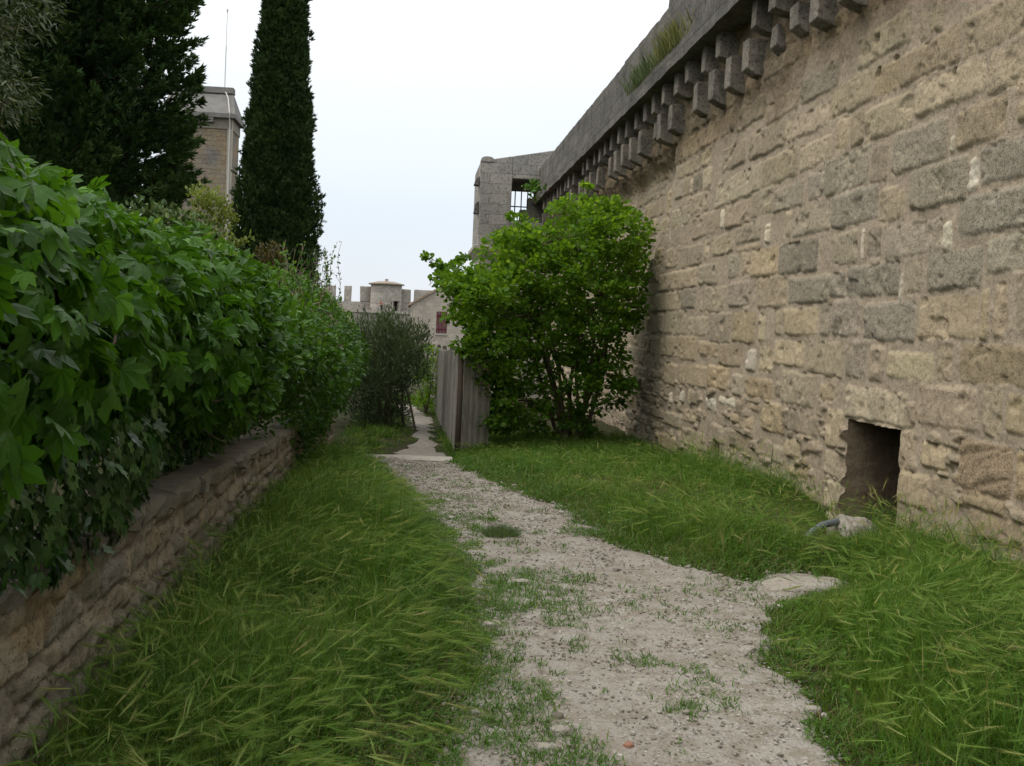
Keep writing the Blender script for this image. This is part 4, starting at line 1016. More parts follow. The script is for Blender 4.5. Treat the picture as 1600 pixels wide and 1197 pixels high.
CYM = leaf_mat('cypress_leaf', [(0., (.016, .036, .011)), (.5, (.036, .072, .019)), (.85, (.062, .110, .028)), (1., (.11, .15, .045))], .12, .6, .2)
c0 = at_y(424, 430, 26); 
column('cypress_tree', 'tall narrow dark cypress standing behind the hedge, rising out of the top of the view', (c0[0], 26, -.6), 13.5, [(0, .55), (.08, .95), (.2, 1.04), (.32, 1.0), (.42, .85), (.55, .63), (.7, .50), (.85, .36), (1, .05)], 60000, CYM, (.07, .16), 141, lean=(.16, 0))

# broad dark conifer, drawn from branch tips
SILC = [(-120, -160), (318, -160), (300, -60), (322, 5), (300, 38), (318, 62), (298, 95), (322, 128), (300, 158), (318, 190), (296, 215), (312, 240), (285, 262), (312, 290), (300, 330), (270, 345), (200, 320), (100, 260), (-120, 240)]
cf = thing('broad_conifer', 'broad dark green conifer with ragged pointed branch tips filling the upper left', 'tree', (-7.2, 19, -.4))
CFM = leaf_mat('conifer_leaf', [(0., (.018, .042, .012)), (.5, (.042, .086, .02)), (.85, (.075, .135, .032)), (1., (.12, .18, .05))], .12, .6, .2)
n = 34000; z = rng.uniform(1.2, 12.8, n); a = rng.uniform(0, 6.28, n); q = np.sqrt(rng.random(n)); Rr = np.interp(z, [1, 3, 7, 9, 13], [2.9, 3.4, 3.5, 3.1, .3])
Cn = np.stack([-6.65+np.cos(a)*q*Rr, 19+np.sin(a)*q*Rr, z], -1)
px, py = proj(Cn); sdv = seg_sd(px, py, SILC); surf = q
hidden = z > 7.6
ok = ((sdv > 6) | (hidden & (px < 330))) & (rng.random(n) < .25+.75*surf**3) & ((Cn[:, 1] < 19.6) | (rng.random(n) < .3)); Cn = Cn[ok][:2900]
ow = norm((Cn-np.array([-7.0, 19, 0]))*np.array([1, 1, .12]))
per = 44; n = len(Cn)*per; f = rng.random(n)**.7; dr = norm(ow+UP*.55+rng.normal(0, .22, ow.shape)); drp = np.repeat(dr, per, 0)
P = np.repeat(Cn, per, 0)+drp*((f-.75)*.75)[:, None]+rvec(n)*(.17*(1.1-f))[:, None]
rmn = np.repeat(np.clip(.28+.8*(fbm(Cn[:, 0]*1.1+Cn[:, 1], Cn[:, 2]*1.1, 3, 151)-.5), 0, 1), per)
mb = MB(); kk = rng.integers(0, 3, n)
for s in range(3):
    m_ = kk == s; place(mb, SPRAY[s], P[m_], norm(drp[m_]+rng.normal(0, .35, (m_.sum(), 3))), rvec(m_.sum()), rng.uniform(.08, .18, m_.sum()), np.clip(rmn[m_]+.25*(f[m_]-.5)+rng.normal(0, .13, m_.sum()), 0, 1))
mb.build('crown', CFM, cf)
ks = np.linspace(0, 1, 26); aa = np.linspace(0, 6.28, 29)[:-1]; K_, A_ = np.meshgrid(ks, aa, indexing='ij'); zc_ = 1.3+K_*10.6
rq = np.interp(zc_, [1, 3, 7, 9, 12.6], [2.3, 2.6, 2.75, 2.2, .1])*(.84+.4*(fbm(A_*1.6, zc_*1.1, 3, 157)-.5))
i = np.arange(25)[:, None]*28; j = np.arange(28)[None]
MB().add(np.stack([-7.25+np.cos(A_)*rq, 19.2+np.sin(A_)*rq, zc_], -1).reshape(-1, 3), np.stack([i+j, i+(j+1) % 28, i+28+(j+1) % 28, i+28+j], -1).reshape(-1, 4)).build('inner_foliage', CFM, cf)
mb = MB(); mb.tube(np.stack([np.full(9, -7.0), np.full(9, 19.), np.linspace(-.4, 12, 9)], -1), np.linspace(.34, .04, 9), 10)
for c_ in Cn[::14]: branch(mb, (-7.0, 19, max(.3, c_[2]-.8)), c_, .045, .008, .04, 6, 5)
mb.build('trunk', BARK, cf)

# olive tree leaning into the top left corner
ol = thing('olive_tree', 'silvery grey-green olive branches reaching in at the upper left edge in front of the conifer', 'tree', (-4.5, 8.5, 0))
OLM = leaf_mat('olive_leaf', [(0., (.022, .034, .012)), (.5, (.050, .068, .026)), (.85, (.10, .125, .055)), (1., (.18, .20, .11))], .2, .5, .35)
SILO = [(-260, -200), (120, -200), (105, 15), (70, 45), (25, 60), (15, 110), (55, 140), (45, 165), (10, 190), (-40, 230), (-260, 230)]
n = 3600; Cn = np.stack([rng.uniform(-6.5, -2.2, n), rng.uniform(7.2, 9.8, n), rng.uniform(2.2, 6.2, n)], -1); px, py = proj(Cn); ok = (seg_sd(px, py, SILO) > 6); Cn = Cn[ok][:330]
clumps(mb := MB(), LANCE, Cn, .20, 44, (.05, .085), np.clip(.45+rng.normal(0, .15, len(Cn)), 0, 1), norm(Cn-np.array([-4.6, 8.5, 3.6])), .1, .8, droop=.25); mb.build('crown', OLM, ol)
mb = MB(); mb.tube(np.array([[-4.5, 8.5, 0], [-4.55, 8.5, 1.0], [-4.4, 8.45, 1.9], [-4.5, 8.5, 3.0], [-4.45, 8.5, 4.4]]), [.2, .17, .15, .10, .03], 9)
for c_ in Cn[::3]: branch(mb, (-4.48, 8.5, min(3.6, max(1.6, c_[2]-.7))), c_, .022, .004, .08, 7, 5)
mb.build('trunk', BARK, ol)

# yellow-green shrub behind the creeper, and a reddish bramble on the hedge
def bush(name, label, cx, cy, z0, z1, rx, ry, nC, per, T, size, mt, rad, rm, up=.3):
    th = thing(name, label, 'shrub', (cx, cy, float(G0(cx, cy))))
    a = rng.uniform(0, 6.28, nC); q = np.sqrt(rng.random(nC)); k = rng.random(nC)**.75; f = np.sin(np.clip(k*2.4+.55, 0, math.pi))
    Cn = np.stack([cx+np.cos(a)*q*rx*f, cy+np.sin(a)*q*ry*f, z0+(z1-z0)*k], -1)
    clumps(mb := MB(), T, Cn, rad, per, size, np.clip(rm+.2*(k-.5)+rng.normal(0, .12, nC), 0, 1), norm(Cn-np.array([cx, cy, z0])), up); mb.build('leaves', mt, th)
    mb = MB()
    for c_ in Cn[::6]: branch(mb, (cx+rng.normal(0, .1), cy+rng.normal(0, .1), float(G0(cx, cy))), c_, .02, .004, .07, 7, 4)
    mb.build('stems', TWIG, th)
YGM = leaf_mat('yellow_green_leaf', [(0., (.075, .11, .02)), (.5, (.15, .20, .04)), (1., (.27, .32, .09))], .4, .5, .3)
RDM = leaf_mat('bramble_leaf', [(0., (.04, .055, .015)), (.5, (.085, .085, .025)), (1., (.17, .10, .045))], .3, .5, .3)
p = at_y(322, 330, 14.5); bush('pale_shrub', 'yellow-green airy shrub showing between the conifer, the creeper and the tower', p[0], 14.5, .3, p[2]+.22, .75, .7, 130, 30, OVATE, (.04, .08), YGM, .2, .5)
p = at_y(420, 385, 18.5); bush('bramble', 'reddish brown-green bramble poking above the hedge in front of the cypress foot', p[0], 18.5, .5, p[2]+.05, .55, .5, 70, 26, OVATE, (.04, .08), RDM, .18, .5)
p = at_y(502, 350, 21.5); bush('thin_shrub', 'wispy dark-leaved shrub at the end of the hedge, right of the cypress', p[0]-.05, 21.5, .2, p[2]-.55, .34, .4, 80, 16, LANCE, (.05, .09), GBM, .2, .4, .7)
p = at_y(250, 330, 13); bush('dark_shrub', 'dark green shrub under the conifer, behind the top of the creeper', p[0], 13., .2, p[2], 1.3, .9, 170, 30, OVATE, (.05, .09), CYM, .24, .7)
# ------------------------------------------------------------------ structures
# tall turret at the far end of the rampart
TUR = stone_mat('turret_stone', (.235, .225, .205), (.30, .285, .255), (.12, .115, .105), (.62, .34), .7, 1.2)
TURL = stone_mat('turret_trim', (.33, .305, .26), (.38, .35, .30), (.22, .20, .17), None, .6, 2.)
DARKIN = plain_mat('dark_inner', (.06, .052, .045), .9)  # dark tone of the inner cylinder behind the round turret's doorway
IRON = plain_mat('rusty_iron', (.05, .045, .042), .6, .3, 20, .4)
ty = 36.4; XL = 2.06; XR = 6.1; TB = 3.4
tu = thing('watch_turret', 'grey stone turret with a barred window rising where the rampart meets the sky', 'turret', (XL+1, ty+1, -.7))
zl, zr_ = 7.16, 7.66
wx0 = float(at_y(800, 290, ty)[0]); wx1 = 5.0; wz0 = 5.2; wz1 = float(at_y(820, 280, ty)[2])
def slabq(mb, x0, x1, z0, z1, y0, y1):           # box with an optional sloping top
    zt = lambda x: zl+(zr_-zl)*(x-XL)/(4.6-XL)
    top = z1 is None
    V = [(x, y, z) for x in (x0, x1) for y in (y0, y1) for z in (z0, (zt(x) if top else z1))]
    mb.add(V, np.array([[0, 1, 3, 2], [4, 6, 7, 5], [0, 4, 5, 1], [2, 3, 7, 6], [0, 2, 6, 4], [1, 5, 7, 3]]))
LED = float(at_y(760, 388, ty)[2])
mb = MB()
for (ya, yb) in ((ty, ty+.35), (ty+TB-.35, ty+TB)):
    slabq(mb, XL, wx0, LED, None, ya, yb); slabq(mb, wx0, wx1, wz1, None, ya, yb); slabq(mb, wx1, XR, LED, None, ya, yb); slabq(mb, wx0, wx1, LED, wz0, ya, yb)
slabq(mb, XL, XL+.35, LED, None, ty+.35, ty+TB-.35)
slabq(mb, XR-.35, XR, LED, None, ty+.35, ty+TB-.35)
mb.box((XL+.35, ty+.35, wz0-.25), (XR-.35, ty+TB-.35, wz0-.05)); mb.box((XL+.35, ty+.35, wz1+.03), (XR-.35, ty+TB-.35, wz1+.2))
mb.build('turret_wall', TUR, tu, bevel=.03)
MB().box((XL+.1, ty+.06, -.9), (XR, ty+TB-.06, LED-.16)).build('turret_base', TURL, tu, bevel=.03)
mb = MB(); mb.box((XL-.14, ty-.14, LED-.06), (XL+1.5, ty+TB+.1, LED+.10)); mb.add([(XL-.12, ty-.12, LED-.06), (XL+1.48, ty-.12, LED-.06), (XL+1.48, ty+.06, LED-.34), (XL+.1, ty+.06, LED-.34), (XL-.12, ty+TB+.08, LED-.06), (XL+.1, ty+TB-.06, LED-.34), (XL+1.48, ty+TB, LED-.06), (XL+1.48, ty+TB, LED-.34)], [[0, 1, 2, 3], [0, 3, 5, 4], [1, 6, 7, 2]]); mb.build('ledge', TURL, tu, bevel=.02)
for z0, z1, w_ in ((6.36, 6.66, .17), (5.42, 5.85, .14)):
    mb = MB().add([(XL-.02, ty+.1, z0), (XL-.02, ty+.6, z0), (XL-w_-.02, ty+.1, z0+.03), (XL-w_-.02, ty+.6, z0+.03), (XL-.02, ty+.1, z1), (XL-.02, ty+.6, z1), (XL-w_*.8, ty+.1, z1-.10), (XL-w_*.8, ty+.6, z1-.10)], np.array([[0, 1, 3, 2], [4, 6, 7, 5], [0, 2, 6, 4], [1, 5, 7, 3], [2, 3, 7, 6]])); mb.build('drip_stone', GREY, tu)
mb = MB(); k = np.linspace(0, math.pi, 9)
V = []
for yy in (ty-.03, ty+.5):
    V += [(XL+.24-.22*math.cos(q)-.02, yy, zl-.02+.17*math.sin(q)**.5) for q in k]
n = 9; mb.add(V, [[i_, i_+1, n+i_+1, n+i_] for i_ in range(n-1)]+[list(range(n))[::-1], list(range(n, 2*n))]); mb.build('corner_stone', TUR, tu)
mb = MB()
for x in np.linspace(wx0+.18, wx1-.1, 8): mb.tube([(x, ty+TB-.2, wz0-.05), (x, ty+TB-.2, wz1)], .022, 6)
mb.tube([(wx0-.02, ty+TB-.2, (wz0+wz1)/2+.15), (wx1, ty+TB-.2, (wz0+wz1)/2+.15)], .022, 6); mb.build('window_bars', IRON, tu)
mb = MB(); mb.box((3.55, ty+1.2, wz0-.05), (XR-.4, ty+1.6, wz0+.55)); mb.box((3.8, ty+1.2, wz0+.55), (XR-.4, ty+1.6, wz0+.95)); mb.box((4.05, ty+1.2, wz0+.95), (XR-.4, ty+1.6, wz0+1.4)); mb.build('inner_steps', TURL, tu)
# weeds on the wall top
def top_weed(label, x, y, z, n, h, sp, pale):
    th = thing('wall_weed', label, 'weed', (x, y, z)); mb = MB(); q = rng.normal(0, sp, n); 
    P0 = np.stack([x+rng.normal(0, .03, n), y+q*1., np.full(n, z)+.0*q], -1); a = rng.uniform(0, 6.28, n)
    D = norm(np.stack([np.cos(a)*.35-.1, np.sin(a)*.5, np.ones(n)], -1)); mb.inst((LANCE[0]*np.array([.12, 1, 1]), LANCE[1]), frames(D, rvec(n))*(h*rng.uniform(.4, 1, n))[:, None, None], P0, rng.random(n)); mb.build('foliage', pale, th)
WG = leaf_mat('dry_weed', [(0., (.12, .16, .05)), (1., (.34, .33, .14))], .3, .6, .2)
WG2 = leaf_mat('grey_weed', [(0., (.09, .13, .05)), (1., (.20, .25, .12))], .3, .6, .2)
cz = CB+.27
y1_ = 1700*4.0/(1035-644); top_weed('tall straw-coloured weeds rooted on the cornice against the parapet', 4.0, y1_+.2, cz, 420, .52, .5, WG)
top_weed('grey-green wispy weeds on the cornice, just beyond the straw-coloured ones', 4.0, y1_+2.3, cz, 380, .46, .6, WG2)
th = thing('wall_plant', 'small leafy plant growing on the rampart ledge in front of the turret window', 'weed', (4.1, 33.5, 5.8))
p = at_y(833, 296, 34.); Cn = p+rng.normal(0, .14, (14, 3)); clumps(mb := MB(), OVATE, Cn, .12, 12, (.08, .14), np.full(14, .6), rvec(14), .4); mb.build('leaves', HGM, th)
mb = MB()
for c_ in Cn[::3]: branch(mb, (p[0]+.12, 34.2, p[2]-.45), c_, .012, .004)
mb.build('stems', TWIG, th)

# paling fence
WOOD = None
m, t = mat('weathered_wood'); co = t.co(); mp_ = t.node('ShaderNodeMapping', ins={'Scale': (9., 9., .7)}); t.l.new(co, mp_.inputs[0])
n1 = t.noise(mp_.outputs[0], 6, 5, .65); n2 = t.noise(co, 1.4, 3)
c = t.mix(t.attr('rnd'), (.20, .185, .155), (.35, .325, .275)); c = t.mix(1., c, t.ramp(n1, [(.25, .55), (.7, 1.25)]), 'MULTIPLY'); c = t.mix(1., c, t.ramp(n2, [(.3, .85), (.7, 1.12)]), 'MULTIPLY')
t.out(t.pbr(c, .9, t.bump(n1, .5, .01), .15)); WOOD = m
fe = thing('paling_fence', 'weathered grey paling fence of upright split stakes running beside the far path', 'fence', (.75, 25, -.5))
def fpanel(a, b, ya, yb, side=1):
    mb = MB(); L_ = math.hypot(b-a, yb-ya); d = np.array([(b-a)/L_, (yb-ya)/L_]); nn = np.array([-d[1], d[0]]); q = .02
    while q < L_-.05:
        wd = rng.uniform(.05, .085); p_ = np.array([a, ya])+d*q; z0 = float(G0(*p_))-.05; h = 1.66+rng.uniform(-.03, .035); ln = rng.normal(0, .008)
        c0_, c1_ = p_, p_+d*wd*.93; tk = rng.uniform(.018, .03)*nn; jo = nn*rng.normal(0, .005)
        V = [(*(c0_+jo), z0), (*(c1_+jo), z0), (*(c1_+tk+jo), z0), (*(c0_+tk+jo), z0), (*(c0_+jo+d*ln), z0+h), (*(c1_+jo+d*ln), z0+h+rng.uniform(-.02, .02)), (*(c1_+tk+jo+d*ln), z0+h), (*(c0_+tk+jo+d*ln), z0+h)]
        mb.add(V, np.array([[0, 1, 5, 4], [1, 2, 6, 5], [2, 3, 7, 6], [3, 0, 4, 7], [4, 5, 6, 7]]), rng.random()); q += wd
    for zr in (.35, 1.3):
        c0_, c1_ = np.array([a, ya])-nn*.045*side, np.array([b, yb])-nn*.045*side; z0, z1 = float(G0(a, ya))+zr, float(G0(b, yb))+zr
        V = [(*c0_, z0), (*c1_, z1), (*(c1_+nn*.035), z1), (*(c0_+nn*.035), z0), (*c0_, z0+.08), (*c1_, z1+.08), (*(c1_+nn*.035), z1+.08), (*(c0_+nn*.035), z0+.08)]
        mb.add(V, np.array([[0, 1, 5, 4], [1, 2, 6, 5], [2, 3, 7, 6], [3, 0, 4, 7], [4, 5, 6, 7]]), .3)
    mb.build('stake_panel', WOOD, fe)
def fpost(x, y):
    z0 = float(G0(x, y)); MB().tube([(x, y, z0-.2), (x+.01, y, z0+.9), (x, y, z0+1.72)], [.05, .047, .045], 9, rnd=.1).build('post', DARKW, fe, smooth=True)
DARKW = plain_mat('dark_post', (.07, .055, .042), .9, .35, 14, .1, .6)
ys_ = [17.5, 20.3, 24.0, 28.2, 33.5]; xs_ = [.78, .74, .71, .69, .66]
for k in range(4):
    f = lambda y: float(np.interp(y, ys_, xs_))
    fpanel(f(ys_[k]+.12), f(ys_[k+1]-.12), ys_[k]+.12, ys_[k+1]-.12)
for x, y in zip(xs_, ys_): fpost(x+.02, y)
fpanel(.86, 1.36, 17.55, 17.95, -1.8)

# gabled house with a maroon shutter
hs_ = thing('gabled_house', 'pale stone gabled house with a dark red shutter, between the fence and the far battlements', 'house', (3, 82, -.7))
HST = stone_mat('house_stone', (.40, .36, .30), (.34, .31, .265), (.25, .23, .20), (.5, .28), .5, 1.)
hy = 80; a0 = at_y(642, 476, hy); rg_ = at_y(706, 441, hy); hx0, hx1 = a0[0], a0[0]+2*(rg_[0]-a0[0]); ez, rz_ = a0[2], rg_[2]
s0, s1 = at_y(681, 521, hy), at_y(699, 487, hy)
xm = rg_[0]; mb = MB()
for (x0, x1, z0, z1) in ((hx0, s0[0], -1, ez), (s1[0], hx1, -1, ez), (s0[0], s1[0], -1, s0[2]), ):
    mb.box((x0, hy, z0), (x1, hy+.5, z1))
if s1[2] < ez: mb.box((s0[0], hy, s1[2]), (s1[0], hy+.5, ez))
mb.add([(hx0, hy, ez), (hx1, hy, ez), (xm, hy, rz_), (hx0, hy+.5, ez), (hx1, hy+.5, ez), (xm, hy+.5, rz_)], [[0, 1, 2], [3, 5, 4]])
mb.box((hx0, hy+.5, -1), (hx0+.5, hy+9, ez)); mb.box((hx1-.5, hy+.5, -1), (hx1, hy+9, ez)); mb.build('wall', HST, hs_)
TILE = stone_mat('roof_tile', (.30, .22, .16), (.36, .27, .20), (.20, .16, .13), (.25, .3), .8, 2.)
for sx in (0, 1):
    xa = hx0-.2 if sx == 0 else hx1+.2; za = ez-.2*(rz_-ez)/(xm-hx0)
    V = [(xa, hy-.12, za), (xm, hy-.12, rz_), (xm, hy+9.2, rz_), (xa, hy+9.2, za)]; V += [(a, b, c_+.16) for a, b, c_ in V]
    MB().add(V, np.array([[0, 1, 2, 3], [4, 5, 6, 7], [0, 1, 5, 4], [3, 2, 6, 7], [0, 3, 7, 4]])).build('roof', TILE, hs_)
mb = MB(); nb = 7; wd = (s1[0]-s0[0])/nb
for k in range(nb): mb.box((s0[0]+k*wd+.008, hy-.03, s0[2]+.02), (s0[0]+(k+1)*wd-.008, hy+.02, s1[2]-.02), rnd=.5)
mb.box((s0[0]+.02, hy-.055, s0[2]+.25), (s1[0]-.02, hy-.03, s0[2]+.37)); mb.box((s0[0]+.02, hy-.055, s1[2]-.37), (s1[0]-.02, hy-.03, s1[2]-.25))
mb.build('shutter', plain_mat('maroon_paint', (.075, .012, .018), .55, .2), hs_)
MB().box((s0[0]-.08, hy-.08, s0[2]-.12), (s1[0]+.08, hy+.3, s0[2])).build('sill', TURL, hs_)

# far battlements with a round turret
BT = stone_mat('battlement_stone', (.285, .265, .235), (.36, .335, .295), (.17, .16, .145), (.7, .42), .6, .35)
by = 200.; bw = thing('battlemented_wall', 'distant crenellated stone wall with a walkway below its merlons', 'wall', (-6, by, 0))
zw = float(at_y(600, 487, by)[2]); zs = float(at_y(555, 471, by)[2]); zm = float(at_y(570, 448, by)[2])
MB().box((-60, by, -2), (40, by+1.2, zs)).build('curtain_wall', BT, bw)
MB().box((-60, by-5.2, -2), (40, by-.03, zw)).build('walkway', BT, bw)
MB().box((-60, by-5.5, zw-.35), (40, by-4.9, zw+.12)).build('walkway_edge', TURL, bw)
edges = [(538, 549), (562.5, 579), (626, 642), (647, 682), (690, 712), (722, 744), (505, 524), (470, 490), (436, 455), (755, 780)]
for e0, e1 in edges:
    x0, x1 = float(at_y(e0, 460, by)[0]), float(at_y(e1, 460, by)[0])
    MB().box((x0, by+.02, zs), (x1, by+1.1, zm+rng.uniform(-.12, .12)), jit=.08).build('merlon', BT, bw, bevel=.1)
rt = thing('round_turret', 'small round stone turret with a low conical tiled roof standing on the far battlements', 'turret', (0, 0, 0))
cx_ = float(at_y(603, 465, by-2.6)[0]); rr_ = float(at_y(628, 465, by-2.6)[0]-at_y(579, 465, by-2.6)[0])/2; ze = float(at_y(603, 446, by)[2])+.0; zp = float(at_y(603, 440, by)[2]); cy_ = by-1.6
rt.location = (cx_, cy_, zw); rt.matrix_world = Matrix.Translation((cx_, cy_, zw))
dx0, dx1 = at_y(614, 480, by-4)[0]-cx_, at_y(623.5, 480, by-4)[0]-cx_; dz = float(at_y(618, 470.5, by-3)[2])
# drum built with a real doorway gap
nseg = 72; aa = np.linspace(-math.pi, math.pi, nseg+1); mid = (aa[1:]+aa[:-1])/2
xd, yd = np.cos(mid)*rr_, np.sin(mid)*rr_
door = (yd < 0) & (xd > dx0) & (xd < dx1)
mb = MB()
for k in range(nseg):
    pa, pb = aa[k], aa[k+1]
    z0 = dz if door[k] else zw-.05
    V = [(cx_+math.cos(q)*r_, cy_+math.sin(q)*r_, z) for q in (pa, pb) for r_ in (rr_, rr_-.45) for z in (z0, ze)]
    F = [[0, 4, 5, 1], [2, 3, 7, 6], [0, 2, 6, 4], [1, 5, 7, 3]]
    if k and door[k] != door[k-1] or k == 0: F.append([0, 1, 3, 2])
    if k < nseg-1 and door[k] != door[k+1]: F.append([4, 6, 7, 5])
    mb.add(V, F)
mb.build('drum', BT, rt)
MB().lathe((cx_, cy_), [(rr_-.4, ze+.02), (rr_+.42, ze+.02), (rr_+.45, ze+.22), (rr_*.55, ze+.62), (.35, zp+.0), (.0, zp+.03)], 48).build('roof', stone_mat('turret_tile', (.23, .19, .145), (.29, .24, .18), (.17, .15, .13), None, .7, 1.2), rt)
MB().box((cx_-.3, cy_-.3, zp-.25), (cx_+.3, cy_+.3, zp+.42)).build('finial', BT, rt, bevel=.05)
mb = MB(); k0_ = mid[door]; mb.lathe((cx_, cy_), [(rr_-.9, zw-.02), (rr_-.9, ze-.1)], 36); mb.build('inner_wall', DARKIN, rt)

# tower with saddle roof behind the trees
tw = thing('stone_tower', 'ochre-patched square stone tower with a steep stone saddle roof, between the conifer and the cypress', 'tower', (-11, 61, -.7))
TWS = stone_mat('tower_stone', (.175, .165, .148), (.26, .20, .125), (.10, .097, .09), (.5, .25), .8, 1.1)
RFS = stone_mat('tower_roof_stone', (.16, .155, .145), (.21, .20, .185), (.09, .088, .08), None, .9, 2.)
TWF = stone_mat('tower_frieze', (.19, .175, .15), (.22, .195, .155), (.12, .115, .10), None, .6, 1.5)
yt = 60.; xr = float(at_y(362, 187, yt)[0]); xl = float(at_y(262, 187, yt)[0]); ze_ = float(at_y(340, 183, yt)[2]); zr2 = float(at_y(342, 140, yt+1.3)[2]); dp = 2.6
MB().box((xl, yt, -.9), (xr, yt+dp, ze_)).build('shaft', TWS, tw, bevel=.03)
mb = MB(); mb.box((xr-.20, yt-.05, -.9), (xr+.06, yt+.2, ze_)); mb.build('corner_quoin', TURL, tw, bevel=.02)
MB().box((xl-.05, yt-.06, ze_-.62), (xr+.05, yt+dp+.05, ze_-.05), rnd=.5).build('frieze', TWF, tw, bevel=.02)
rx0, rx1 = xl-.3, float(at_y(369, 185, yt)[0]); rx1b = float(at_y(364, 145, yt+1.3)[0])
V = [(rx0, yt-.3, ze_-.05), (rx1, yt-.3, ze_-.05), (rx1, yt+dp+.3, ze_-.05), (rx0, yt+dp+.3, ze_-.05), (rx0, yt-.3, ze_+.18), (rx1, yt-.3, ze_+.18), (rx1, yt+dp+.3, ze_+.18), (rx0, yt+dp+.3, ze_+.18), (rx0+.2, yt+dp/2, zr2-.1), (rx1b, yt+dp/2, zr2-.1)]
MB().add(V, [[0, 3, 2, 1], [0, 1, 5, 4], [1, 2, 6, 5], [2, 3, 7, 6], [3, 0, 4, 7], [4, 5, 9, 8], [6, 7, 8, 9], [5, 6, 9], [7, 4, 8]]).build('roof', RFS, tw)
MB().box((rx0+.15, yt+dp/2-.28, zr2-.24), (rx1b+.08, yt+dp/2+.28, zr2+.1), jit=.01).build('ridge_cap', RFS, tw, bevel=.03)
q = float(at_y(331, 183, yt)[0]); MB().box((q-.13, yt-.28, ze_-.32), (q+.13, yt+.0, ze_-.06)).build('bracket', RFS, tw, bevel=.02)
g0, g1 = at_y(351, 140, yt+1.3), at_y(355.5, 15, yt+1.3)
mb = MB(); mb.tube([g0-np.array([0, 0, .1]), g0+(g1-g0)*.55], .028, 8); mb.tube([g0+(g1-g0)*.55, g1], .017, 8); mb.tube([g1-np.array([0, 0, .12]), g1+np.array([0, 0, .02])], .05, 8)
mb.build('lightning_rod', plain_mat('pale_metal', (.5, .5, .48), .5, .1), tw)
e = at_y(358, 184, yt-.4); e2 = at_y(356, 160, yt+.4)
mb = MB(); mb.tube([g0, (e2[0], yt+.45, (ze_+zr2)/2+.28), (e[0], yt-.34, ze_+.2), (e[0]+.0, yt-.1, ze_-.5), (xr-.1, yt-.1, -.6)], .03, 6); mb.build('earthing_cable', plain_mat('cable_cover', (.5, .48, .44), .7, .1), tw)

# grey hose looping over a boulder by the opening
bp = on_ground(1345, 872); bz = float(G(*bp))
rock('boulder', 'pale rough boulder lying at the foot of the wall opening under the grey hose', 'boulder', tuple(at_y(1333, 850, 8.75)+np.array([0, 0, .05])), (.20, .15, .17), 9, ROCK, 4, .5, .14, (-.15, .1))
hp = [at_y(1243, 872, 8.4), at_y(1262, 842, 8.5), at_y(1282, 827, 8.6), at_y(1310, 820, 8.7), at_y(1338, 821, 8.85), at_y(1354, 832, 9.0), at_y(1374, 846, 9.2), at_y(1384, 868, 9.4)]
hp = np.array(hp); k = np.linspace(0, len(hp)-1, 40); P = np.stack([np.interp(k, np.arange(len(hp)), hp[:, j]) for j in range(3)], -1)
for _ in range(3): P[1:-1] = (P[:-2]+2*P[1:-1]+P[2:])/4
tag(MB().tube(P+np.array([0, 0, .03]), .029, 10).build('hose', plain_mat('grey_rubber', (.115, .125, .145), .5, .15, 30, .4), smooth=True), 'bent dark grey hose coming out of the wall opening over the boulder', 'hose')

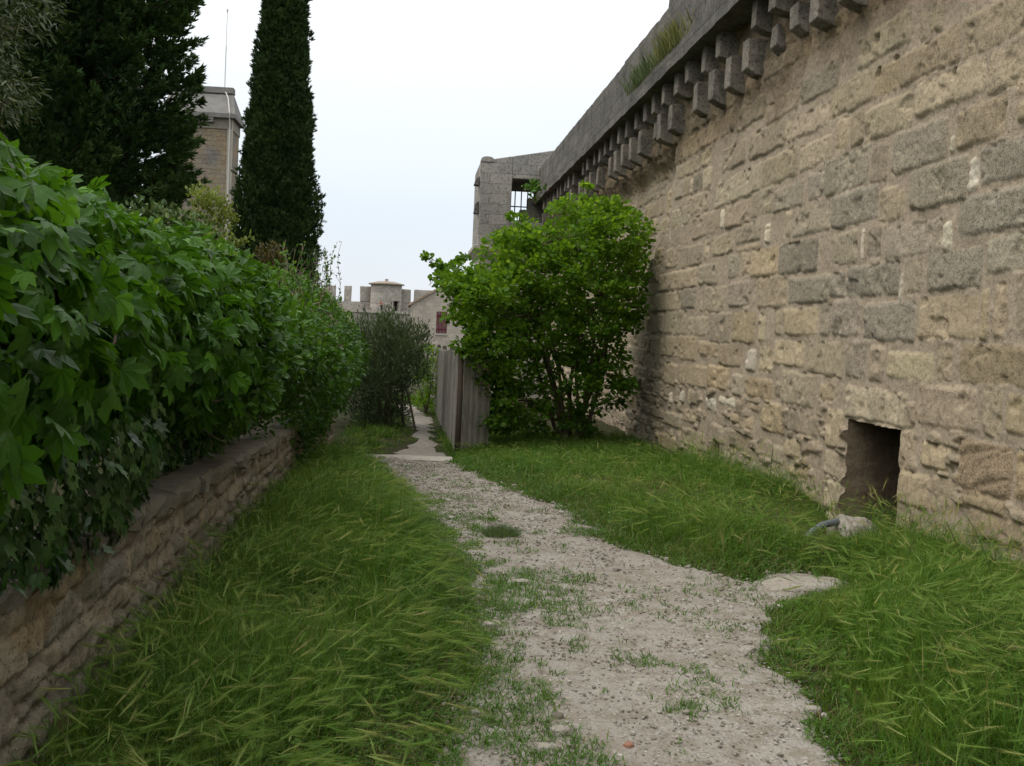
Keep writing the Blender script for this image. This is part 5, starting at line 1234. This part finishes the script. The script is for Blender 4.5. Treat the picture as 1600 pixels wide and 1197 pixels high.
# tiny visitor on the far walkway
def figure(px_, py_, Y):
    f = at_y(px_, py_, Y); x0, z0 = float(f[0]), zw+.12
    th = thing('person', 'tiny distant person in a red top and dark trousers leaning beside the round turret', 'person', (x0, Y, z0))
    pts = {'pel': (0, 0, .92, .15), 'spi': (0, -.03, 1.12, .13), 'che': (-.06, -.08, 1.32, .155), 'nec': (-.10, -.11, 1.48, .055), 'hea': (-.12, -.13, 1.60, .095), 'top': (-.12, -.13, 1.70, .075)}
    E = [('pel', 'spi'), ('spi', 'che'), ('che', 'nec'), ('nec', 'hea'), ('hea', 'top')]
    for s_, sg in (('l', -1), ('r', 1)):
        pts.update({s_+'hip': (.10*sg, 0, .86, .10), s_+'kne': (.12*sg+.04, -.03, .48, .065), s_+'ank': (.13*sg+.02, .03, .09, .042), s_+'toe': (.14*sg, -.14, .04, .035),
                    s_+'sho': (-.06+.19*sg, -.08, 1.40, .06), s_+'elb': (-.08+.25*sg, -.14, 1.13, .045), s_+'wri': (-.12+.20*sg, -.34, 1.02, .03), s_+'pal': (-.12+.19*sg, -.42, 1.01, .032)})
        E += [('pel', s_+'hip'), (s_+'hip', s_+'kne'), (s_+'kne', s_+'ank'), (s_+'ank', s_+'toe'), ('che', s_+'sho'), (s_+'sho', s_+'elb'), (s_+'elb', s_+'wri'), (s_+'wri', s_+'pal')]
        for q in range(5):
            pts[s_+'f%d' % q] = (-.12+.19*sg+(q-2)*.018, -.50+.012*abs(q-2)+(.05 if q == 0 else 0), .99, .009); E.append((s_+'pal', s_+'f%d' % q))
    nm = list(pts); me = bpy.data.meshes.new('body'); me.from_pydata([pts[k][:3] for k in nm], [(nm.index(a), nm.index(b)) for a, b in E], [])
    o = bpy.data.objects.new('body', me); COL.objects.link(o); o.parent = th
    sk = o.modifiers.new('skin', 'SKIN')
    for k, d in zip(nm, me.skin_vertices[0].data): d.radius = (pts[k][3],)*2; d.use_root = k == 'pel'
    sb = o.modifiers.new('sub', 'SUBSURF'); sb.levels = sb.render_levels = 1
    me.materials.append(plain_mat('skin_tone', (.42, .26, .19), .6, .05))
    def wear(name, mt, edges, grow):
        kk = sorted({q for e_ in edges for q in e_}); m2 = bpy.data.meshes.new(name); m2.from_pydata([pts[k][:3] for k in kk], [(kk.index(a), kk.index(b)) for a, b in edges], [])
        ob = bpy.data.objects.new(name, m2); COL.objects.link(ob); ob.parent = th; ob.modifiers.new('skin', 'SKIN')
        for k, d in zip(kk, m2.skin_vertices[0].data): d.radius = (pts[k][3]+grow,)*2; d.use_root = k in ('pel', 'che')
        s2 = ob.modifiers.new('sub', 'SUBSURF'); s2.levels = s2.render_levels = 1; m2.materials.append(mt)
    wear('red_top', plain_mat('red_cloth', (.30, .045, .045), .8, .1), [('spi', 'che'), ('che', 'lsho'), ('lsho', 'lelb'), ('che', 'rsho'), ('rsho', 'relb')], .018)
    wear('trousers', plain_mat('dark_cloth', (.03, .03, .04), .85, .1), [('spi', 'pel'), ('pel', 'lhip'), ('lhip', 'lkne'), ('lkne', 'lank'), ('pel', 'rhip'), ('rhip', 'rkne'), ('rkne', 'rank')], .016)
    MB().lathe((x0-.12, Y-.11), [(.06, z0+1.54), (.115, z0+1.60), (.112, z0+1.68), (.07, z0+1.75), (.0, z0+1.765)], 14).build('hair', plain_mat('auburn_hair', (.14, .045, .025), .6, .1), th, smooth=True)
figure(595.5, 487, by-4.4)
# second, smaller plant beside the turret foot
